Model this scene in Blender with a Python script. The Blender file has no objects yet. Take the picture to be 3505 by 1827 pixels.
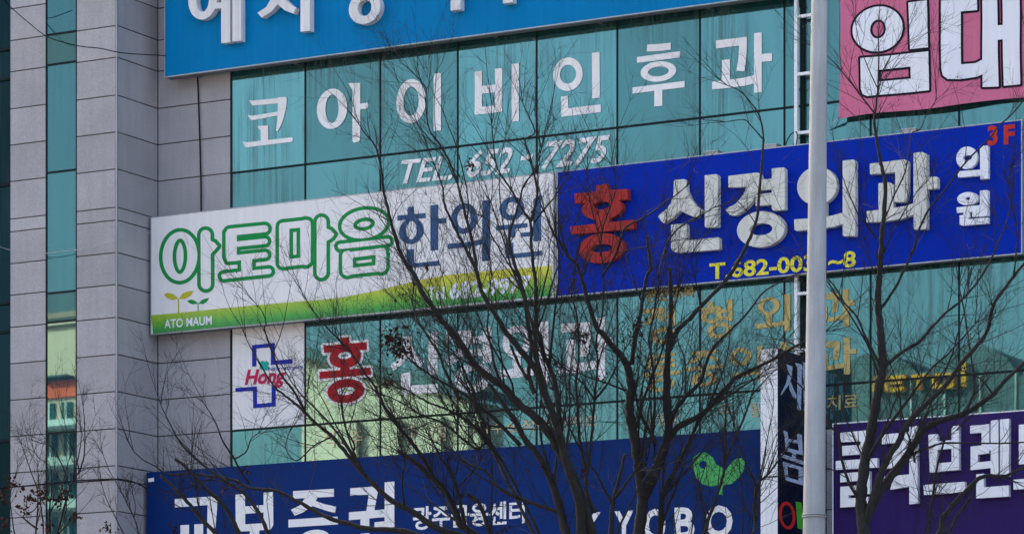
import bpy, math, random
import numpy as np
from mathutils import Vector, Matrix
from mathutils.geometry import delaunay_2d_cdt

random.seed(7)
rng = np.random.default_rng(11)
S = bpy.context.scene
COL = S.collection

# ------------------------------------------------------------------ camera
F, CX, YH = 12389.0, 1752.5, 3100.0        # focal length, centre column, horizon row (photo pixels)
W, H = 3505.0, 1827.0
EYE = 1.6
cam_d = bpy.data.cameras.new('camera')
cam_d.sensor_width = 36.0
cam_d.lens = 36.0 * F / W
cam_d.shift_y = (YH - H / 2) / W
cam_d.clip_end = 2000.0
cam = bpy.data.objects.new('camera', cam_d)
COL.objects.link(cam)
cam.location = (0, 0, EYE)
cam.rotation_euler = (math.radians(90), 0, 0)
S.camera = cam

# ------------------------------------------------------------------ light
SUN_EL = math.radians(29)
SUN_AZ = math.radians(-24)                  # clockwise from +Y: the sun stands behind the building, to the left
to_sun = Vector((math.sin(SUN_AZ) * math.cos(SUN_EL), math.cos(SUN_AZ) * math.cos(SUN_EL), math.sin(SUN_EL)))
w = bpy.data.worlds.new('World')
S.world = w
w.use_nodes = True
nt = w.node_tree
nt.nodes.clear()
sky = nt.nodes.new('ShaderNodeTexSky')
sky.sky_type = 'NISHITA'
sky.sun_disc = False
sky.sun_elevation = SUN_EL
sky.sun_rotation = SUN_AZ
sky.air_density = 0.9
sky.dust_density = 7.0
sky.ozone_density = 0.3
bg = nt.nodes.new('ShaderNodeBackground')
bg.inputs['Strength'].default_value = 0.12
wo = nt.nodes.new('ShaderNodeOutputWorld')
nt.links.new(sky.outputs['Color'], bg.inputs['Color'])
nt.links.new(bg.outputs[0], wo.inputs['Surface'])
sun_d = bpy.data.lights.new('sun', 'SUN')
sun_d.energy = 4.6
sun_d.angle = math.radians(0.53)
sun_d.color = (1.0, 0.94, 0.84)
sun = bpy.data.objects.new('sun', sun_d)
COL.objects.link(sun)
sun.rotation_euler = to_sun.to_track_quat('Z', 'Y').to_euler()
S.view_settings.view_transform = 'Standard'
S.view_settings.look = 'None'
S.view_settings.gamma = 1.0
S.view_settings.use_curve_mapping = False
S.view_settings.exposure = 2.4
S.render.engine = 'CYCLES'
S.cycles.max_bounces = 6
S.cycles.use_denoising = True

# ------------------------------------------------------------------ geometry of the place
# facade frame: u to the right along the facade, y into the building, z up; origin at the inner corner
# between the stone pillar and the main wall, on the ground
EU = Vector((0.8737, -0.4864, 0)).normalized()
EN = Vector((0.4864, 0.8737, 0)).normalized()
TH = math.atan2(EU.y, EU.x)
Y0 = 55.85
F0 = Vector(((540 - CX) / F * Y0, Y0, 0))

def ray(px, py):
    d = Vector(((px - CX) / F, 1.0, (YH - py) / F))
    o = Vector((0, 0, EYE)) - F0
    return (Vector((o.dot(EU), o.dot(EN), o.z)), Vector((d.dot(EU), d.dot(EN), d.z)))

def hit_y(px, py, d):            # point on the plane standing d in front of the main wall
    o, r = ray(px, py)
    t = (-d - o.y) / r.y
    return o + r * t

def hit_u(px, py, u):            # point on a plane square to the facade
    o, r = ray(px, py)
    t = (u - o.x) / r.x
    return o + r * t

def to_world(p):
    return F0 + EU * p[0] + EN * p[1] + Vector((0, 0, p[2]))

def at(px, py, depth):           # world point at a distance along the view
    return Vector(((px - CX) / F * depth, depth, EYE + (YH - py) / F * depth))

# ------------------------------------------------------------------ object helpers
def mesh_obj(name, verts, faces, mat, parent=None, smooth=False, off=None):
    me = bpy.data.meshes.new(name)
    if off is not None:
        verts = [(v[0] - off[0], v[1] - off[1], v[2] - off[2]) for v in verts]
    me.from_pydata([tuple(v) for v in verts], [], [tuple(f) for f in faces])
    if mat is not None:
        me.materials.append(mat)
    if smooth:
        me.polygons.foreach_set('use_smooth', [True] * len(me.polygons))
    me.update()
    o = bpy.data.objects.new(name, me)
    COL.objects.link(o)
    if parent is not None:
        o.parent = parent
    return o

def thing(name, label, cat, world_loc, rotz=0.0, group=None):
    o = bpy.data.objects.new(name, None)
    o.empty_display_size = 0.2
    COL.objects.link(o)
    o.location = world_loc
    o.rotation_euler = (0, 0, rotz)
    o['label'] = label
    o['category'] = cat
    if group:
        o['group'] = group
    return o

def facade_thing(name, label, cat, p, group=None):
    o = thing(name, label, cat, to_world(p), TH, group)
    return o, Vector(p)

BOXF = [(0, 1, 2, 3), (7, 6, 5, 4), (0, 4, 5, 1), (1, 5, 6, 2), (2, 6, 7, 3), (3, 7, 4, 0)]
def box_v(x0, x1, y0, y1, z0, z1):
    return [(x0, y0, z0), (x0, y1, z0), (x1, y1, z0), (x1, y0, z0), (x0, y0, z1), (x0, y1, z1), (x1, y1, z1), (x1, y0, z1)]
def box(name, x0, x1, y0, y1, z0, z1, mat, parent=None, off=None):
    return mesh_obj(name, box_v(x0, x1, y0, y1, z0, z1), BOXF, mat, parent, off=off)
def multi_box(name, boxes, mat, parent=None, off=None):
    V, Fc = [], []
    for b in boxes:
        n = len(V)
        V += box_v(*b)
        Fc += [tuple(i + n for i in f) for f in BOXF]
    return mesh_obj(name, V, Fc, mat, parent, off=off)
def bevel_box(name, x0, x1, y0, y1, z0, z1, b, mat, parent=None, off=None):
    # box whose front edges (towards -y) are chamfered
    V = [(x0, y1, z0), (x1, y1, z0), (x1, y1, z1), (x0, y1, z1),
         (x0, y0 + b, z0), (x1, y0 + b, z0), (x1, y0 + b, z1), (x0, y0 + b, z1),
         (x0 + b, y0, z0 + b), (x1 - b, y0, z0 + b), (x1 - b, y0, z1 - b), (x0 + b, y0, z1 - b)]
    Fc = [(3, 2, 1, 0), (8, 9, 10, 11)]
    for i in range(4):
        j = (i + 1) % 4
        Fc += [(i, j, 4 + j, 4 + i), (4 + i, 4 + j, 8 + j, 8 + i)]
    return mesh_obj(name, V, Fc, mat, parent, off=off)

# ------------------------------------------------------------------ 2D shapes in photo pixels -> plates and letters
def Z(ox, oy, s):
    return lambda p: (ox + p[0] / s, oy + p[1] / s)

def poly(*pts):
    return [list(pts)]

def ellipse(cx, cy, rx, ry, k=0.0, n=40):
    return [(cx + rx * math.cos(2 * math.pi * i / n), cy + ry * math.sin(2 * math.pi * i / n) + k * rx * math.cos(2 * math.pi * i / n)) for i in range(n)]

def ring(cx, cy, rx, ry, ix, iy, k=-0.1, n=40, ic=None):
    a = ellipse(cx, cy, rx, ry, k, n)
    c = ic or (cx, cy)
    b = ellipse(c[0], c[1], ix, iy, k, n)
    return [[a[i], a[(i + 1) % n], b[(i + 1) % n], b[i]] for i in range(n)]

def stroke(pts, wd, rnd=True):
    out = []
    r = wd / 2
    for a, b in zip(pts, pts[1:]):
        dx, dy = b[0] - a[0], b[1] - a[1]
        L = math.hypot(dx, dy) or 1
        nx, ny = -dy / L * r, dx / L * r
        out.append([(a[0] + nx, a[1] + ny), (b[0] + nx, b[1] + ny), (b[0] - nx, b[1] - ny), (a[0] - nx, a[1] - ny)])
    if rnd:
        for p in pts:
            out.append(ellipse(p[0], p[1], r, r, 0, 16))
    return out

def capsule_dilate(polys, d):
    out = [list(p) for p in polys]
    for p in polys:
        out += stroke(list(p) + [p[0]], 2 * d)
    return out

def disc(cx, cy, r):
    return [ellipse(cx, cy, r, r, 0, 20)]

def inside(pts, pg):
    x, y = pts[:, 0], pts[:, 1]
    r = np.zeros(len(pts), bool)
    n = len(pg)
    for i in range(n):
        x1, y1 = pg[i]
        x2, y2 = pg[(i + 1) % n]
        c = ((y1 > y) != (y2 > y))
        with np.errstate(divide='ignore', invalid='ignore'):
            xi = (x2 - x1) * (y - y1) / (y2 - y1 if y2 != y1 else 1e-12) + x1
        r ^= c & (x < xi)
    return r

def split_edges(p, step):
    out = []
    for a, b in zip(p, p[1:] + p[:1]):
        n = max(1, int(math.hypot(b[0] - a[0], b[1] - a[1]) / step))
        out += [(a[0] + (b[0] - a[0]) * i / n, a[1] + (b[1] - a[1]) * i / n) for i in range(n)]
    return out

def union_tris(polys, holes=(), step=0.0):
    V, E = [], []
    if step:
        polys = [split_edges(list(p), step) for p in polys]
        xs = [q[0] for p in polys for q in p]
        ys = [q[1] for p in polys for q in p]
        gx = np.arange(min(xs), max(xs), step)
        gy = np.arange(min(ys), max(ys), step)
        V = [Vector((x + 0.137, y + 0.211)) for x in gx for y in gy]
    for p in list(polys) + list(holes):
        n = len(V)
        V += [Vector((q[0], q[1])) for q in p]
        E += [(n + i, n + (i + 1) % len(p)) for i in range(len(p))]
    vo, _, fo, _, _, _ = delaunay_2d_cdt(V, E, [], 0, 1e-4)
    P = np.array([(v.x, v.y) for v in vo])
    T = np.array([list(f) for f in fo])
    c = P[T].mean(axis=1)
    keep = np.zeros(len(T), bool)
    for p in polys:
        keep |= inside(c, p)
    for p in holes:
        keep &= ~inside(c, p)
    return P, T[keep]

def solid(name, polys, zm, hit, back, mat, parent, off, holes=(), grow=0.0, step=0.0):
    """polys in zoom pixels; hit(px,py) gives the front point in the facade frame; back = vector from front to back"""
    P = [[zm(q) for q in p] for p in polys]
    Hs = [[zm(q) for q in p] for p in holes]
    if grow:
        P = capsule_dilate(P, grow)
    P, T = union_tris(P, Hs, step)
    front = [hit(x, y) for x, y in P]
    n = len(front)
    back = Vector(back)
    V = front + [f + back for f in front]
    Fc = []
    cnt = {}
    for t in T:
        a, b, c = [int(i) for i in t]
        ar = (P[b][0] - P[a][0]) * (P[c][1] - P[a][1]) - (P[c][0] - P[a][0]) * (P[b][1] - P[a][1])
        if ar > 0:
            a, b, c = a, c, b
        Fc.append((a, b, c))
        Fc.append((a + n, c + n, b + n))
        for e in ((a, b), (b, c), (c, a)):
            cnt[e] = cnt.get(e, 0) + 1
    for (a, b) in list(cnt):
        if (b, a) not in cnt:
            Fc.append((b, a, a + n, b + n))
    return mesh_obj(name, V, Fc, mat, parent, off=off)

def text_polys(body, bl, br, up, bold=0.0, ref=None):
    """triangles of a line of text laid out between two photo points; up = pixel vector of the letter height"""
    c = bpy.data.curves.new('t', 'FONT')
    c.body = body
    c.offset = bold
    c.resolution_u = 3
    o = bpy.data.objects.new('t', c)
    m = o.to_mesh()
    P = np.array([v.co[:2] for v in m.vertices])
    T = []
    for p in m.polygons:
        v = list(p.vertices)
        for i in range(1, len(v) - 1):
            T.append((v[0], v[i], v[i + 1]))
    o.to_mesh_clear()
    bpy.data.objects.remove(o)
    bpy.data.curves.remove(c)
    x0, x1 = P[:, 0].min(), P[:, 0].max()
    y0, y1 = (P[:, 1].min(), P[:, 1].max()) if ref is None else ref
    fx = (P[:, 0] - x0) / (x1 - x0)
    fy = (P[:, 1] - y0) / (y1 - y0)
    Q = np.stack([bl[0] + fx * (br[0] - bl[0]) + fy * up[0], bl[1] + fx * (br[1] - bl[1]) + fy * up[1]], 1)
    return Q, T

def text_obj(name, body, bl, br, up, hit, thick, mat, parent, off, bold=0.0, ref=(0.0, 0.72), zm=None):
    if zm:
        bl, br = zm(bl), zm(br)
    Q, T = text_polys(body, bl, br, up, bold, ref)
    V = [hit(x, y) for x, y in Q]
    n = len(V)
    b = Vector((0, thick, 0)) if not isinstance(thick, Vector) else thick
    V2 = V + [v + b for v in V]
    Fc = list(T) + [(a + n, c + n, d + n) for a, d, c in T]
    cnt = {}
    for a, d, c in T:
        for e in ((a, d), (d, c), (c, a)):
            cnt[e] = 1
    for (a, d) in cnt:
        if (d, a) not in cnt:
            Fc.append((d, a, a + n, d + n))
    return mesh_obj(name, V2, Fc, mat, parent, off=off)
# ------------------------------------------------------------------ materials
def srgb(r, g, b):
    f = lambda c: (c / 255 / 12.92) if c / 255 <= 0.04045 else ((c / 255 + 0.055) / 1.055) ** 2.4
    return (f(r), f(g), f(b), 1.0)

def new_mat(name):
    m = bpy.data.materials.new(name)
    m.use_nodes = True
    t = m.node_tree
    t.nodes.clear()
    out = t.nodes.new('ShaderNodeOutputMaterial')
    return m, t, out

def nd(t, kind, **kw):
    n = t.nodes.new(kind)
    for k, v in kw.items():
        if k in n.inputs:
            n.inputs[k].default_value = v
        else:
            setattr(n, k, v)
    return n

def mixrgb(t, fac, a, b, mode='MIX'):
    n = t.nodes.new('ShaderNodeMix')
    n.data_type = 'RGBA'
    n.blend_type = mode
    for sock, val in ((n.inputs[0], fac), (n.inputs[6], a), (n.inputs[7], b)):
        if hasattr(val, 'is_linked'):
            t.links.new(val, sock)
        elif isinstance(val, (int, float)):
            sock.default_value = val
        else:
            sock.default_value = val if len(val) == 4 else (*val, 1)
    return n.outputs[2]

def ramp(t, val, stops, interp='LINEAR'):
    r = t.nodes.new('ShaderNodeValToRGB')
    r.color_ramp.interpolation = interp
    el = r.color_ramp.elements
    while len(el) < len(stops):
        el.new(0.5)
    for e, (p, c) in zip(el, stops):
        e.position = p
        e.color = c if len(c) == 4 else (*c, 1)
    t.links.new(val, r.inputs[0])
    return r.outputs[0]

def g4(v):
    return (v, v, v, 1)

def objcoord(t, scale=(1, 1, 1)):
    tc = t.nodes.new('ShaderNodeTexCoord')
    mp = t.nodes.new('ShaderNodeMapping')
    mp.inputs['Scale'].default_value = scale
    t.links.new(tc.outputs['Object'], mp.inputs[0])
    return mp.outputs[0]

def noise(t, vec, scale, detail=3, rough=0.55):
    n = t.nodes.new('ShaderNodeTexNoise')
    n.inputs['Scale'].default_value = scale
    n.inputs['Detail'].default_value = detail
    n.inputs['Roughness'].default_value = rough
    t.links.new(vec, n.inputs['Vector'])
    return n.outputs[0]

def bump(t, h, strength=0.2, dist=0.01):
    b = t.nodes.new('ShaderNodeBump')
    b.inputs['Strength'].default_value = strength
    b.inputs['Distance'].default_value = dist
    t.links.new(h, b.inputs['Height'])
    return b.outputs[0]

def surf(name, col, rough=0.5, var=0.12, streak=0.15, fine=0.0, metal=0.0, bumpk=0.0, spec=0.06, rnd=0.0):
    """painted or coated surface with blotches and rain streaks"""
    m, t, out = new_mat(name)
    b = nd(t, 'ShaderNodeBsdfPrincipled', Roughness=rough, Metallic=metal)
    b.inputs['Specular IOR Level'].default_value = spec
    v = objcoord(t)
    vs = objcoord(t, (7, 7, 0.35))
    c = col if len(col) == 4 else (*col, 1)
    n1 = ramp(t, noise(t, v, 1.3, 4), [(0.3, g4(1 - var)), (0.75, g4(1 + var * 0.4))])
    cc = mixrgb(t, 1.0, c, n1, 'MULTIPLY')
    if streak:
        n2 = ramp(t, noise(t, vs, 1.6, 4, 0.65), [(0.42, g4(1 - streak)), (0.62, g4(1.0))])
        cc = mixrgb(t, 1.0, cc, n2, 'MULTIPLY')
    if fine:
        n3 = ramp(t, noise(t, v, 90, 2, 0.7), [(0.25, g4(1 - fine)), (0.8, g4(1 + fine))])
        cc = mixrgb(t, 1.0, cc, n3, 'MULTIPLY')
    if rnd:
        oi = t.nodes.new('ShaderNodeObjectInfo')
        r = ramp(t, oi.outputs['Random'], [(0, g4(1 - rnd)), (1, g4(1 + rnd))])
        cc = mixrgb(t, 1.0, cc, r, 'MULTIPLY')
    t.links.new(cc, b.inputs['Base Color'])
    rr = ramp(t, noise(t, v, 3.0, 3), [(0.3, g4(max(0.05, rough - 0.1))), (0.8, g4(min(1, rough + 0.15)))])
    t.links.new(rr, b.inputs['Roughness'])
    if bumpk:
        t.links.new(bump(t, noise(t, v, 25, 3), bumpk, 0.01), b.inputs['Normal'])
    t.links.new(b.outputs[0], out.inputs[0])
    return m

def glass_mat(name, tint, body, refl, dirt=0.35, wav=0.006):
    """coated window glass: tinted mirror reflection over a dim body colour, rain streaks of dirt"""
    m, t, out = new_mat(name)
    v = objcoord(t)
    g = nd(t, 'ShaderNodeBsdfGlossy', Roughness=0.012)
    d = nd(t, 'ShaderNodeBsdfDiffuse')
    oi = t.nodes.new('ShaderNodeObjectInfo')
    r = ramp(t, oi.outputs['Random'], [(0, g4(0.86)), (1, g4(1.12))])
    bc = mixrgb(t, 1.0, body, r, 'MULTIPLY')
    bc = mixrgb(t, 1.0, bc, ramp(t, noise(t, objcoord(t, (1, 1, 0.5)), 0.9, 3), [(0.3, g4(0.78)), (0.7, g4(1.15))]), 'MULTIPLY')
    t.links.new(bc, d.inputs['Color'])
    tv = mixrgb(t, 1.0, tint, ramp(t, oi.outputs['Random'], [(0, g4(0.7)), (1, g4(1.14))]), 'MULTIPLY')
    t.links.new(tv, g.inputs['Color'])
    nb = bump(t, noise(t, objcoord(t, (1, 1, 0.6)), 0.8, 1), wav, 0.05)
    t.links.new(nb, g.inputs['Normal'])
    ms = t.nodes.new('ShaderNodeMixShader')
    ms.inputs[0].default_value = refl
    t.links.new(d.outputs[0], ms.inputs[1])
    t.links.new(g.outputs[0], ms.inputs[2])
    # dirt film in vertical runs
    dd = nd(t, 'ShaderNodeBsdfDiffuse')
    dd.inputs['Color'].default_value = (0.085, 0.12, 0.105, 1)
    a = noise(t, objcoord(t, (9, 9, 0.3)), 1.4, 4, 0.7)
    b2 = noise(t, objcoord(t, (1.2, 1.2, 0.5)), 1.0, 2)
    mul = t.nodes.new('ShaderNodeMath')
    mul.operation = 'MULTIPLY'
    t.links.new(ramp(t, a, [(0.42, g4(0)), (0.66, g4(1))]), mul.inputs[0])
    t.links.new(ramp(t, b2, [(0.36, g4(0)), (0.62, g4(dirt))]), mul.inputs[1])
    ms2 = t.nodes.new('ShaderNodeMixShader')
    t.links.new(mul.outputs[0], ms2.inputs[0])
    t.links.new(ms.outputs[0], ms2.inputs[1])
    t.links.new(dd.outputs[0], ms2.inputs[2])
    t.links.new(ms2.outputs[0], out.inputs[0])
    return m

def stone_mat(name, col, rnd=0.06):
    m, t, out = new_mat(name)
    b = nd(t, 'ShaderNodeBsdfPrincipled', Roughness=0.55)
    b.inputs['Specular IOR Level'].default_value = 0.35
    v = objcoord(t)
    sp = ramp(t, noise(t, v, 55, 3, 0.75), [(0.3, g4(0.8)), (0.5, g4(1.0)), (0.72, g4(1.2))])
    bl = ramp(t, noise(t, v, 1.1, 4), [(0.3, g4(0.9)), (0.7, g4(1.07))])
    st = ramp(t, noise(t, objcoord(t, (5, 5, 0.4)), 1.5, 4, 0.65), [(0.36, g4(0.92)), (0.62, g4(1.0))])
    oi = t.nodes.new('ShaderNodeObjectInfo')
    rr = ramp(t, oi.outputs['Random'], [(0, g4(1 - rnd)), (1, g4(1 + rnd))])
    c = mixrgb(t, 1, col, sp, 'MULTIPLY')
    c = mixrgb(t, 1, c, bl, 'MULTIPLY')
    c = mixrgb(t, 1, c, st, 'MULTIPLY')
    c = mixrgb(t, 1, c, rr, 'MULTIPLY')
    t.links.new(c, b.inputs['Base Color'])
    t.links.new(bump(t, noise(t, v, 60, 3), 0.08, 0.004), b.inputs['Normal'])
    t.links.new(b.outputs[0], out.inputs[0])
    return m

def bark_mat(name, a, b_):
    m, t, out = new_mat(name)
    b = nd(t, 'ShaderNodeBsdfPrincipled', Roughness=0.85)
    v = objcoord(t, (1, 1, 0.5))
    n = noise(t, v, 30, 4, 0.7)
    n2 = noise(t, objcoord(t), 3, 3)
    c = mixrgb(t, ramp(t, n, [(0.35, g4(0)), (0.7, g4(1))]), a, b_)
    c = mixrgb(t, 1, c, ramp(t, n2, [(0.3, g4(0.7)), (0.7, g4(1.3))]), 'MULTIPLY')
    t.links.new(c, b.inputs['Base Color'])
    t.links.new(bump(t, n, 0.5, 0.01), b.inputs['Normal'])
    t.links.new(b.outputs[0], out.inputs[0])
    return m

def green_print(name):
    """printed band fading from yellow above to green below"""
    m, t, out = new_mat(name)
    b = nd(t, 'ShaderNodeBsdfPrincipled', Roughness=0.45)
    tc = t.nodes.new('ShaderNodeTexCoord')
    sx = t.nodes.new('ShaderNodeSeparateXYZ')
    t.links.new(tc.outputs['Object'], sx.inputs[0])
    c = ramp(t, sx.outputs['Z'], [(0.0, srgb(35, 128, 62)), (0.09, srgb(58, 158, 58)), (0.24, srgb(140, 182, 46)), (0.36, srgb(188, 190, 46)), (0.52, srgb(208, 196, 58))])
    n = ramp(t, noise(t, objcoord(t, (6, 6, 0.4)), 1.5, 4), [(0.4, g4(0.9)), (0.62, g4(1.0))])
    t.links.new(mixrgb(t, 1, c, n, 'MULTIPLY'), b.inputs['Base Color'])
    t.links.new(b.outputs[0], out.inputs[0])
    return m

M = {}
M['stone'] = stone_mat('grey granite', (0.36, 0.342, 0.355, 1), 0.09)
M['joint'] = surf('dark joint sealant', (0.07, 0.062, 0.058), 0.8, 0.2, 0)
M['glass'] = glass_mat('teal coated glass', (0.265, 0.60, 0.60, 1), (0.009, 0.064, 0.066, 1), 0.42, 0.75)
M['glass_strip'] = glass_mat('blue teal coated glass', (0.30, 0.64, 0.62, 1), (0.0, 0.045, 0.07, 1), 0.26, 0.2)
M['spandrel'] = glass_mat('dull green spandrel glass', (0.36, 0.58, 0.54, 1), (0.035, 0.12, 0.112, 1), 0.12, 0.4)
M['dim_refl_glass'] = glass_mat('glass with dim reflection colour', (0.04, 0.09, 0.11, 1), (0.003, 0.018, 0.022, 1), 0.2, 0.2, 0.15)  # dark surroundings mirrored in these panes are put into the colour
M['alu_dark'] = surf('black anodised aluminium', (0.012, 0.02, 0.022), 0.4, 0.2, 0.1)
M['white_vinyl'] = surf('white vinyl film', (0.86, 0.83, 0.81), 0.45, 0.05, 0.06)
M['white_panel'] = surf('off white printed panel', (0.80, 0.77, 0.755), 0.5, 0.05, 0.05)
M['white_letter'] = surf('weathered white acrylic', (0.75, 0.73, 0.72), 0.45, 0.08, 0.12)
M['ivory'] = surf('aged ivory acrylic', (0.68, 0.67, 0.60), 0.5, 0.07, 0.12)
M['bright_white'] = surf('clean white acrylic', (0.80, 0.80, 0.84), 0.35, 0.05, 0.05)
M['silver'] = surf('polished white metal', (0.82, 0.82, 0.88), 0.16, 0.1, 0.05, metal=0.25, bumpk=0.35, spec=0.8)
M['sky_blue'] = surf('sky blue sign sheet', srgb(0, 120, 176), 0.55, 0.07, 0.08)
M['royal_blue'] = surf('royal blue sign sheet', srgb(0, 42, 160), 0.5, 0.08, 0.06)
M['navy'] = surf('navy blue sign sheet', srgb(12, 46, 106), 0.5, 0.1, 0.08)
M['purple'] = surf('purple sign sheet', srgb(50, 33, 92), 0.5, 0.12, 0.08)
M['midnight'] = surf('midnight navy sheet', srgb(10, 16, 42), 0.45, 0.1, 0.1)
M['pink'] = surf('pink banner cloth', srgb(206, 112, 142), 0.7, 0.08, 0.05)
M['black_ink'] = surf('black print', srgb(28, 24, 36), 0.6, 0.1, 0)
M['red_letter'] = surf('red acrylic', srgb(168, 54, 50), 0.45, 0.08, 0.1)
M['red_vinyl'] = surf('red vinyl film', srgb(172, 34, 40), 0.45, 0.06, 0.05)
M['orange_red'] = surf('orange red film', srgb(196, 56, 42), 0.5, 0.05, 0.05)
M['yellow'] = surf('yellow vinyl film', srgb(232, 222, 70), 0.5, 0.06, 0.08)
M['gold'] = surf('gold vinyl film', srgb(198, 176, 112), 0.5, 0.07, 0.06)
M['pale_gold'] = surf('pale peach vinyl film', srgb(220, 190, 150), 0.5, 0.07, 0.06)
M['green'] = surf('green print', srgb(30, 140, 72), 0.5, 0.06, 0.05)
M['olive_yellow'] = surf('mustard print', srgb(190, 182, 52), 0.5, 0.06, 0.05)
M['lime'] = surf('lime green print', srgb(86, 176, 100), 0.5, 0.06, 0.05)
M['slate'] = surf('slate blue print', srgb(62, 92, 130), 0.5, 0.06, 0.06)
M['logo_blue'] = surf('blue print', srgb(36, 52, 160), 0.5, 0.06, 0.03)
M['crimson'] = surf('crimson print', srgb(192, 46, 88), 0.5, 0.06, 0.03)
M['clover'] = surf('teal print', srgb(40, 165, 150), 0.5, 0.06, 0.03)
M['pale_blue'] = surf('pale blue film', srgb(178, 190, 214), 0.5, 0.06, 0.03)
M['deep_red'] = surf('deep red film', srgb(196, 44, 40), 0.5, 0.06, 0.03)
M['leaf_green'] = surf('leaf green film', srgb(80, 170, 50), 0.5, 0.06, 0.03)
M['green_print'] = green_print('green and yellow print')
M['alu'] = surf('mill aluminium', (0.42, 0.43, 0.45), 0.4, 0.1, 0.15, metal=0.4)
M['alu_white'] = surf('white painted steel', (0.84, 0.83, 0.83), 0.45, 0.06, 0.07)
M['under'] = surf('dusty grey sheet steel', (0.20, 0.20, 0.215), 0.55, 0.2, 0.1)
M['steel_paint'] = surf('grey painted steel', (0.47, 0.47, 0.46), 0.45, 0.12, 0.2)
M['pole'] = surf('galvanised grey pole', (0.47, 0.485, 0.50), 0.5, 0.2, 0.22, fine=0.08)
M['black_cable'] = surf('black cable', (0.012, 0.012, 0.014), 0.6, 0.1, 0)
M['white_cord'] = surf('white cord', (0.5, 0.5, 0.5), 0.7, 0.1, 0)
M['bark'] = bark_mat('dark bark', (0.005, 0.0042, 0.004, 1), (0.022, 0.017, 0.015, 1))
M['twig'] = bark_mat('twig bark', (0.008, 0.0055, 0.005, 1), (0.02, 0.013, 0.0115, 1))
M['cut'] = surf('pale cut wood', (0.12, 0.10, 0.08), 0.8, 0.2, 0)
M['dead_leaf'] = surf('withered brown leaf', (0.045, 0.018, 0.012), 0.8, 0.4, 0, rnd=0.2)
M['asphalt'] = surf('asphalt', (0.05, 0.05, 0.052), 0.85, 0.2, 0, fine=0.2)
M['paving'] = surf('grey paving', (0.26, 0.25, 0.24), 0.8, 0.15, 0, fine=0.1)
M['road_paint'] = surf('white road paint', (0.7, 0.7, 0.68), 0.7, 0.15, 0)
M['cream'] = surf('pale cream render', (0.52, 0.345, 0.255), 0.8, 0.06, 0.06)
M['terracotta'] = surf('orange red band', srgb(205, 80, 40), 0.7, 0.08, 0.05)
M['far_glass'] = surf('dark window glass', (0.02, 0.05, 0.05), 0.1, 0.1, 0)
M['far_dark'] = surf('dark grey cladding', (0.07, 0.085, 0.09), 0.5, 0.1, 0.1)
M['far_yellow'] = surf('amber sign letters', srgb(205, 128, 22), 0.5, 0.05, 0)
M['far_white'] = surf('white render', (0.5, 0.46, 0.44), 0.7, 0.06, 0.05)
# ------------------------------------------------------------------ ground
def sheet(name, x0, x1, y0, y1, z, mat):
    o = mesh_obj(name, [(x0, y0, z), (x1, y0, z), (x1, y1, z), (x0, y1, z)], [(0, 1, 2, 3)], mat)
    o['kind'] = 'structure'
    return o
sheet('ground', -900, 900, -900, 900, 0.0, M['paving'])
def strip_box(name, u0, u1, y0, y1, z0, z1, mat):
    o = box(name, u0, u1, y0, y1, z0, z1, mat)
    o.location = F0
    o.rotation_euler = (0, 0, TH)
    o['kind'] = 'structure'
    return o
rd = mesh_obj('road', [(-200, -40, 0.004), (200, -40, 0.004), (200, -22, 0.004), (-200, -22, 0.004)], [(0, 1, 2, 3)], M['asphalt'])
rd.location = F0; rd.rotation_euler = (0, 0, TH); rd['kind'] = 'structure'
for k in range(-12, 13):
    o = mesh_obj('lane_marking', [(k * 8, -31.1, 0.008), (k * 8 + 3, -31.1, 0.008), (k * 8 + 3, -30.95, 0.008), (k * 8, -30.95, 0.008)], [(0, 1, 2, 3)], M['road_paint'], rd)
strip_box('kerb', -200, 200, -22.0, -21.8, 0.0, 0.14, M['paving'])

# ------------------------------------------------------------------ the office building
PD = 1.084                                     # how far the stone pillar stands proud of the main wall
BLD, O0 = facade_thing('office_building', 'grey granite and teal glass office building covered in shop signs', 'building', (0, 0, 0))
def zc(py, px=400, d=PD):
    return hit_y(px, py, d).z
def uc(px, d):
    return hit_y(px, 900, d).x
GAP = 0.017
zj = [zc(p) for p in (2300, 2190, 2085, 1973, 1861, 1748, 1640, 1592, 1465, 1338.5, 1211.6, 1085, 973, 863.5, 752.5, 708.5, 578, 451.3, 325.3, 196, 87.7, -23, -134, -178, -306)]
uA0, uA1, uB0 = uc(36, PD), uc(158, PD), uc(261, PD)
ZB, ZT, ZTOP = zj[0], zj[-1], 27.0
uM = uc(793, 0.0)
# backing walls
mk = lambda n, *a: box(n, *a[:6], a[6], BLD)
mk('pillar_core', uA0, -0.03, -PD + 0.03, 0.3, 0, ZTOP, M['joint'])
mk('wall_core', -0.03, uM, 0.03, 0.3, 0, ZTOP, M['joint'])
mk('building_mass', -40, 40, 0.3, 16, 0, ZTOP - 0.05, M['joint'])
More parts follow.
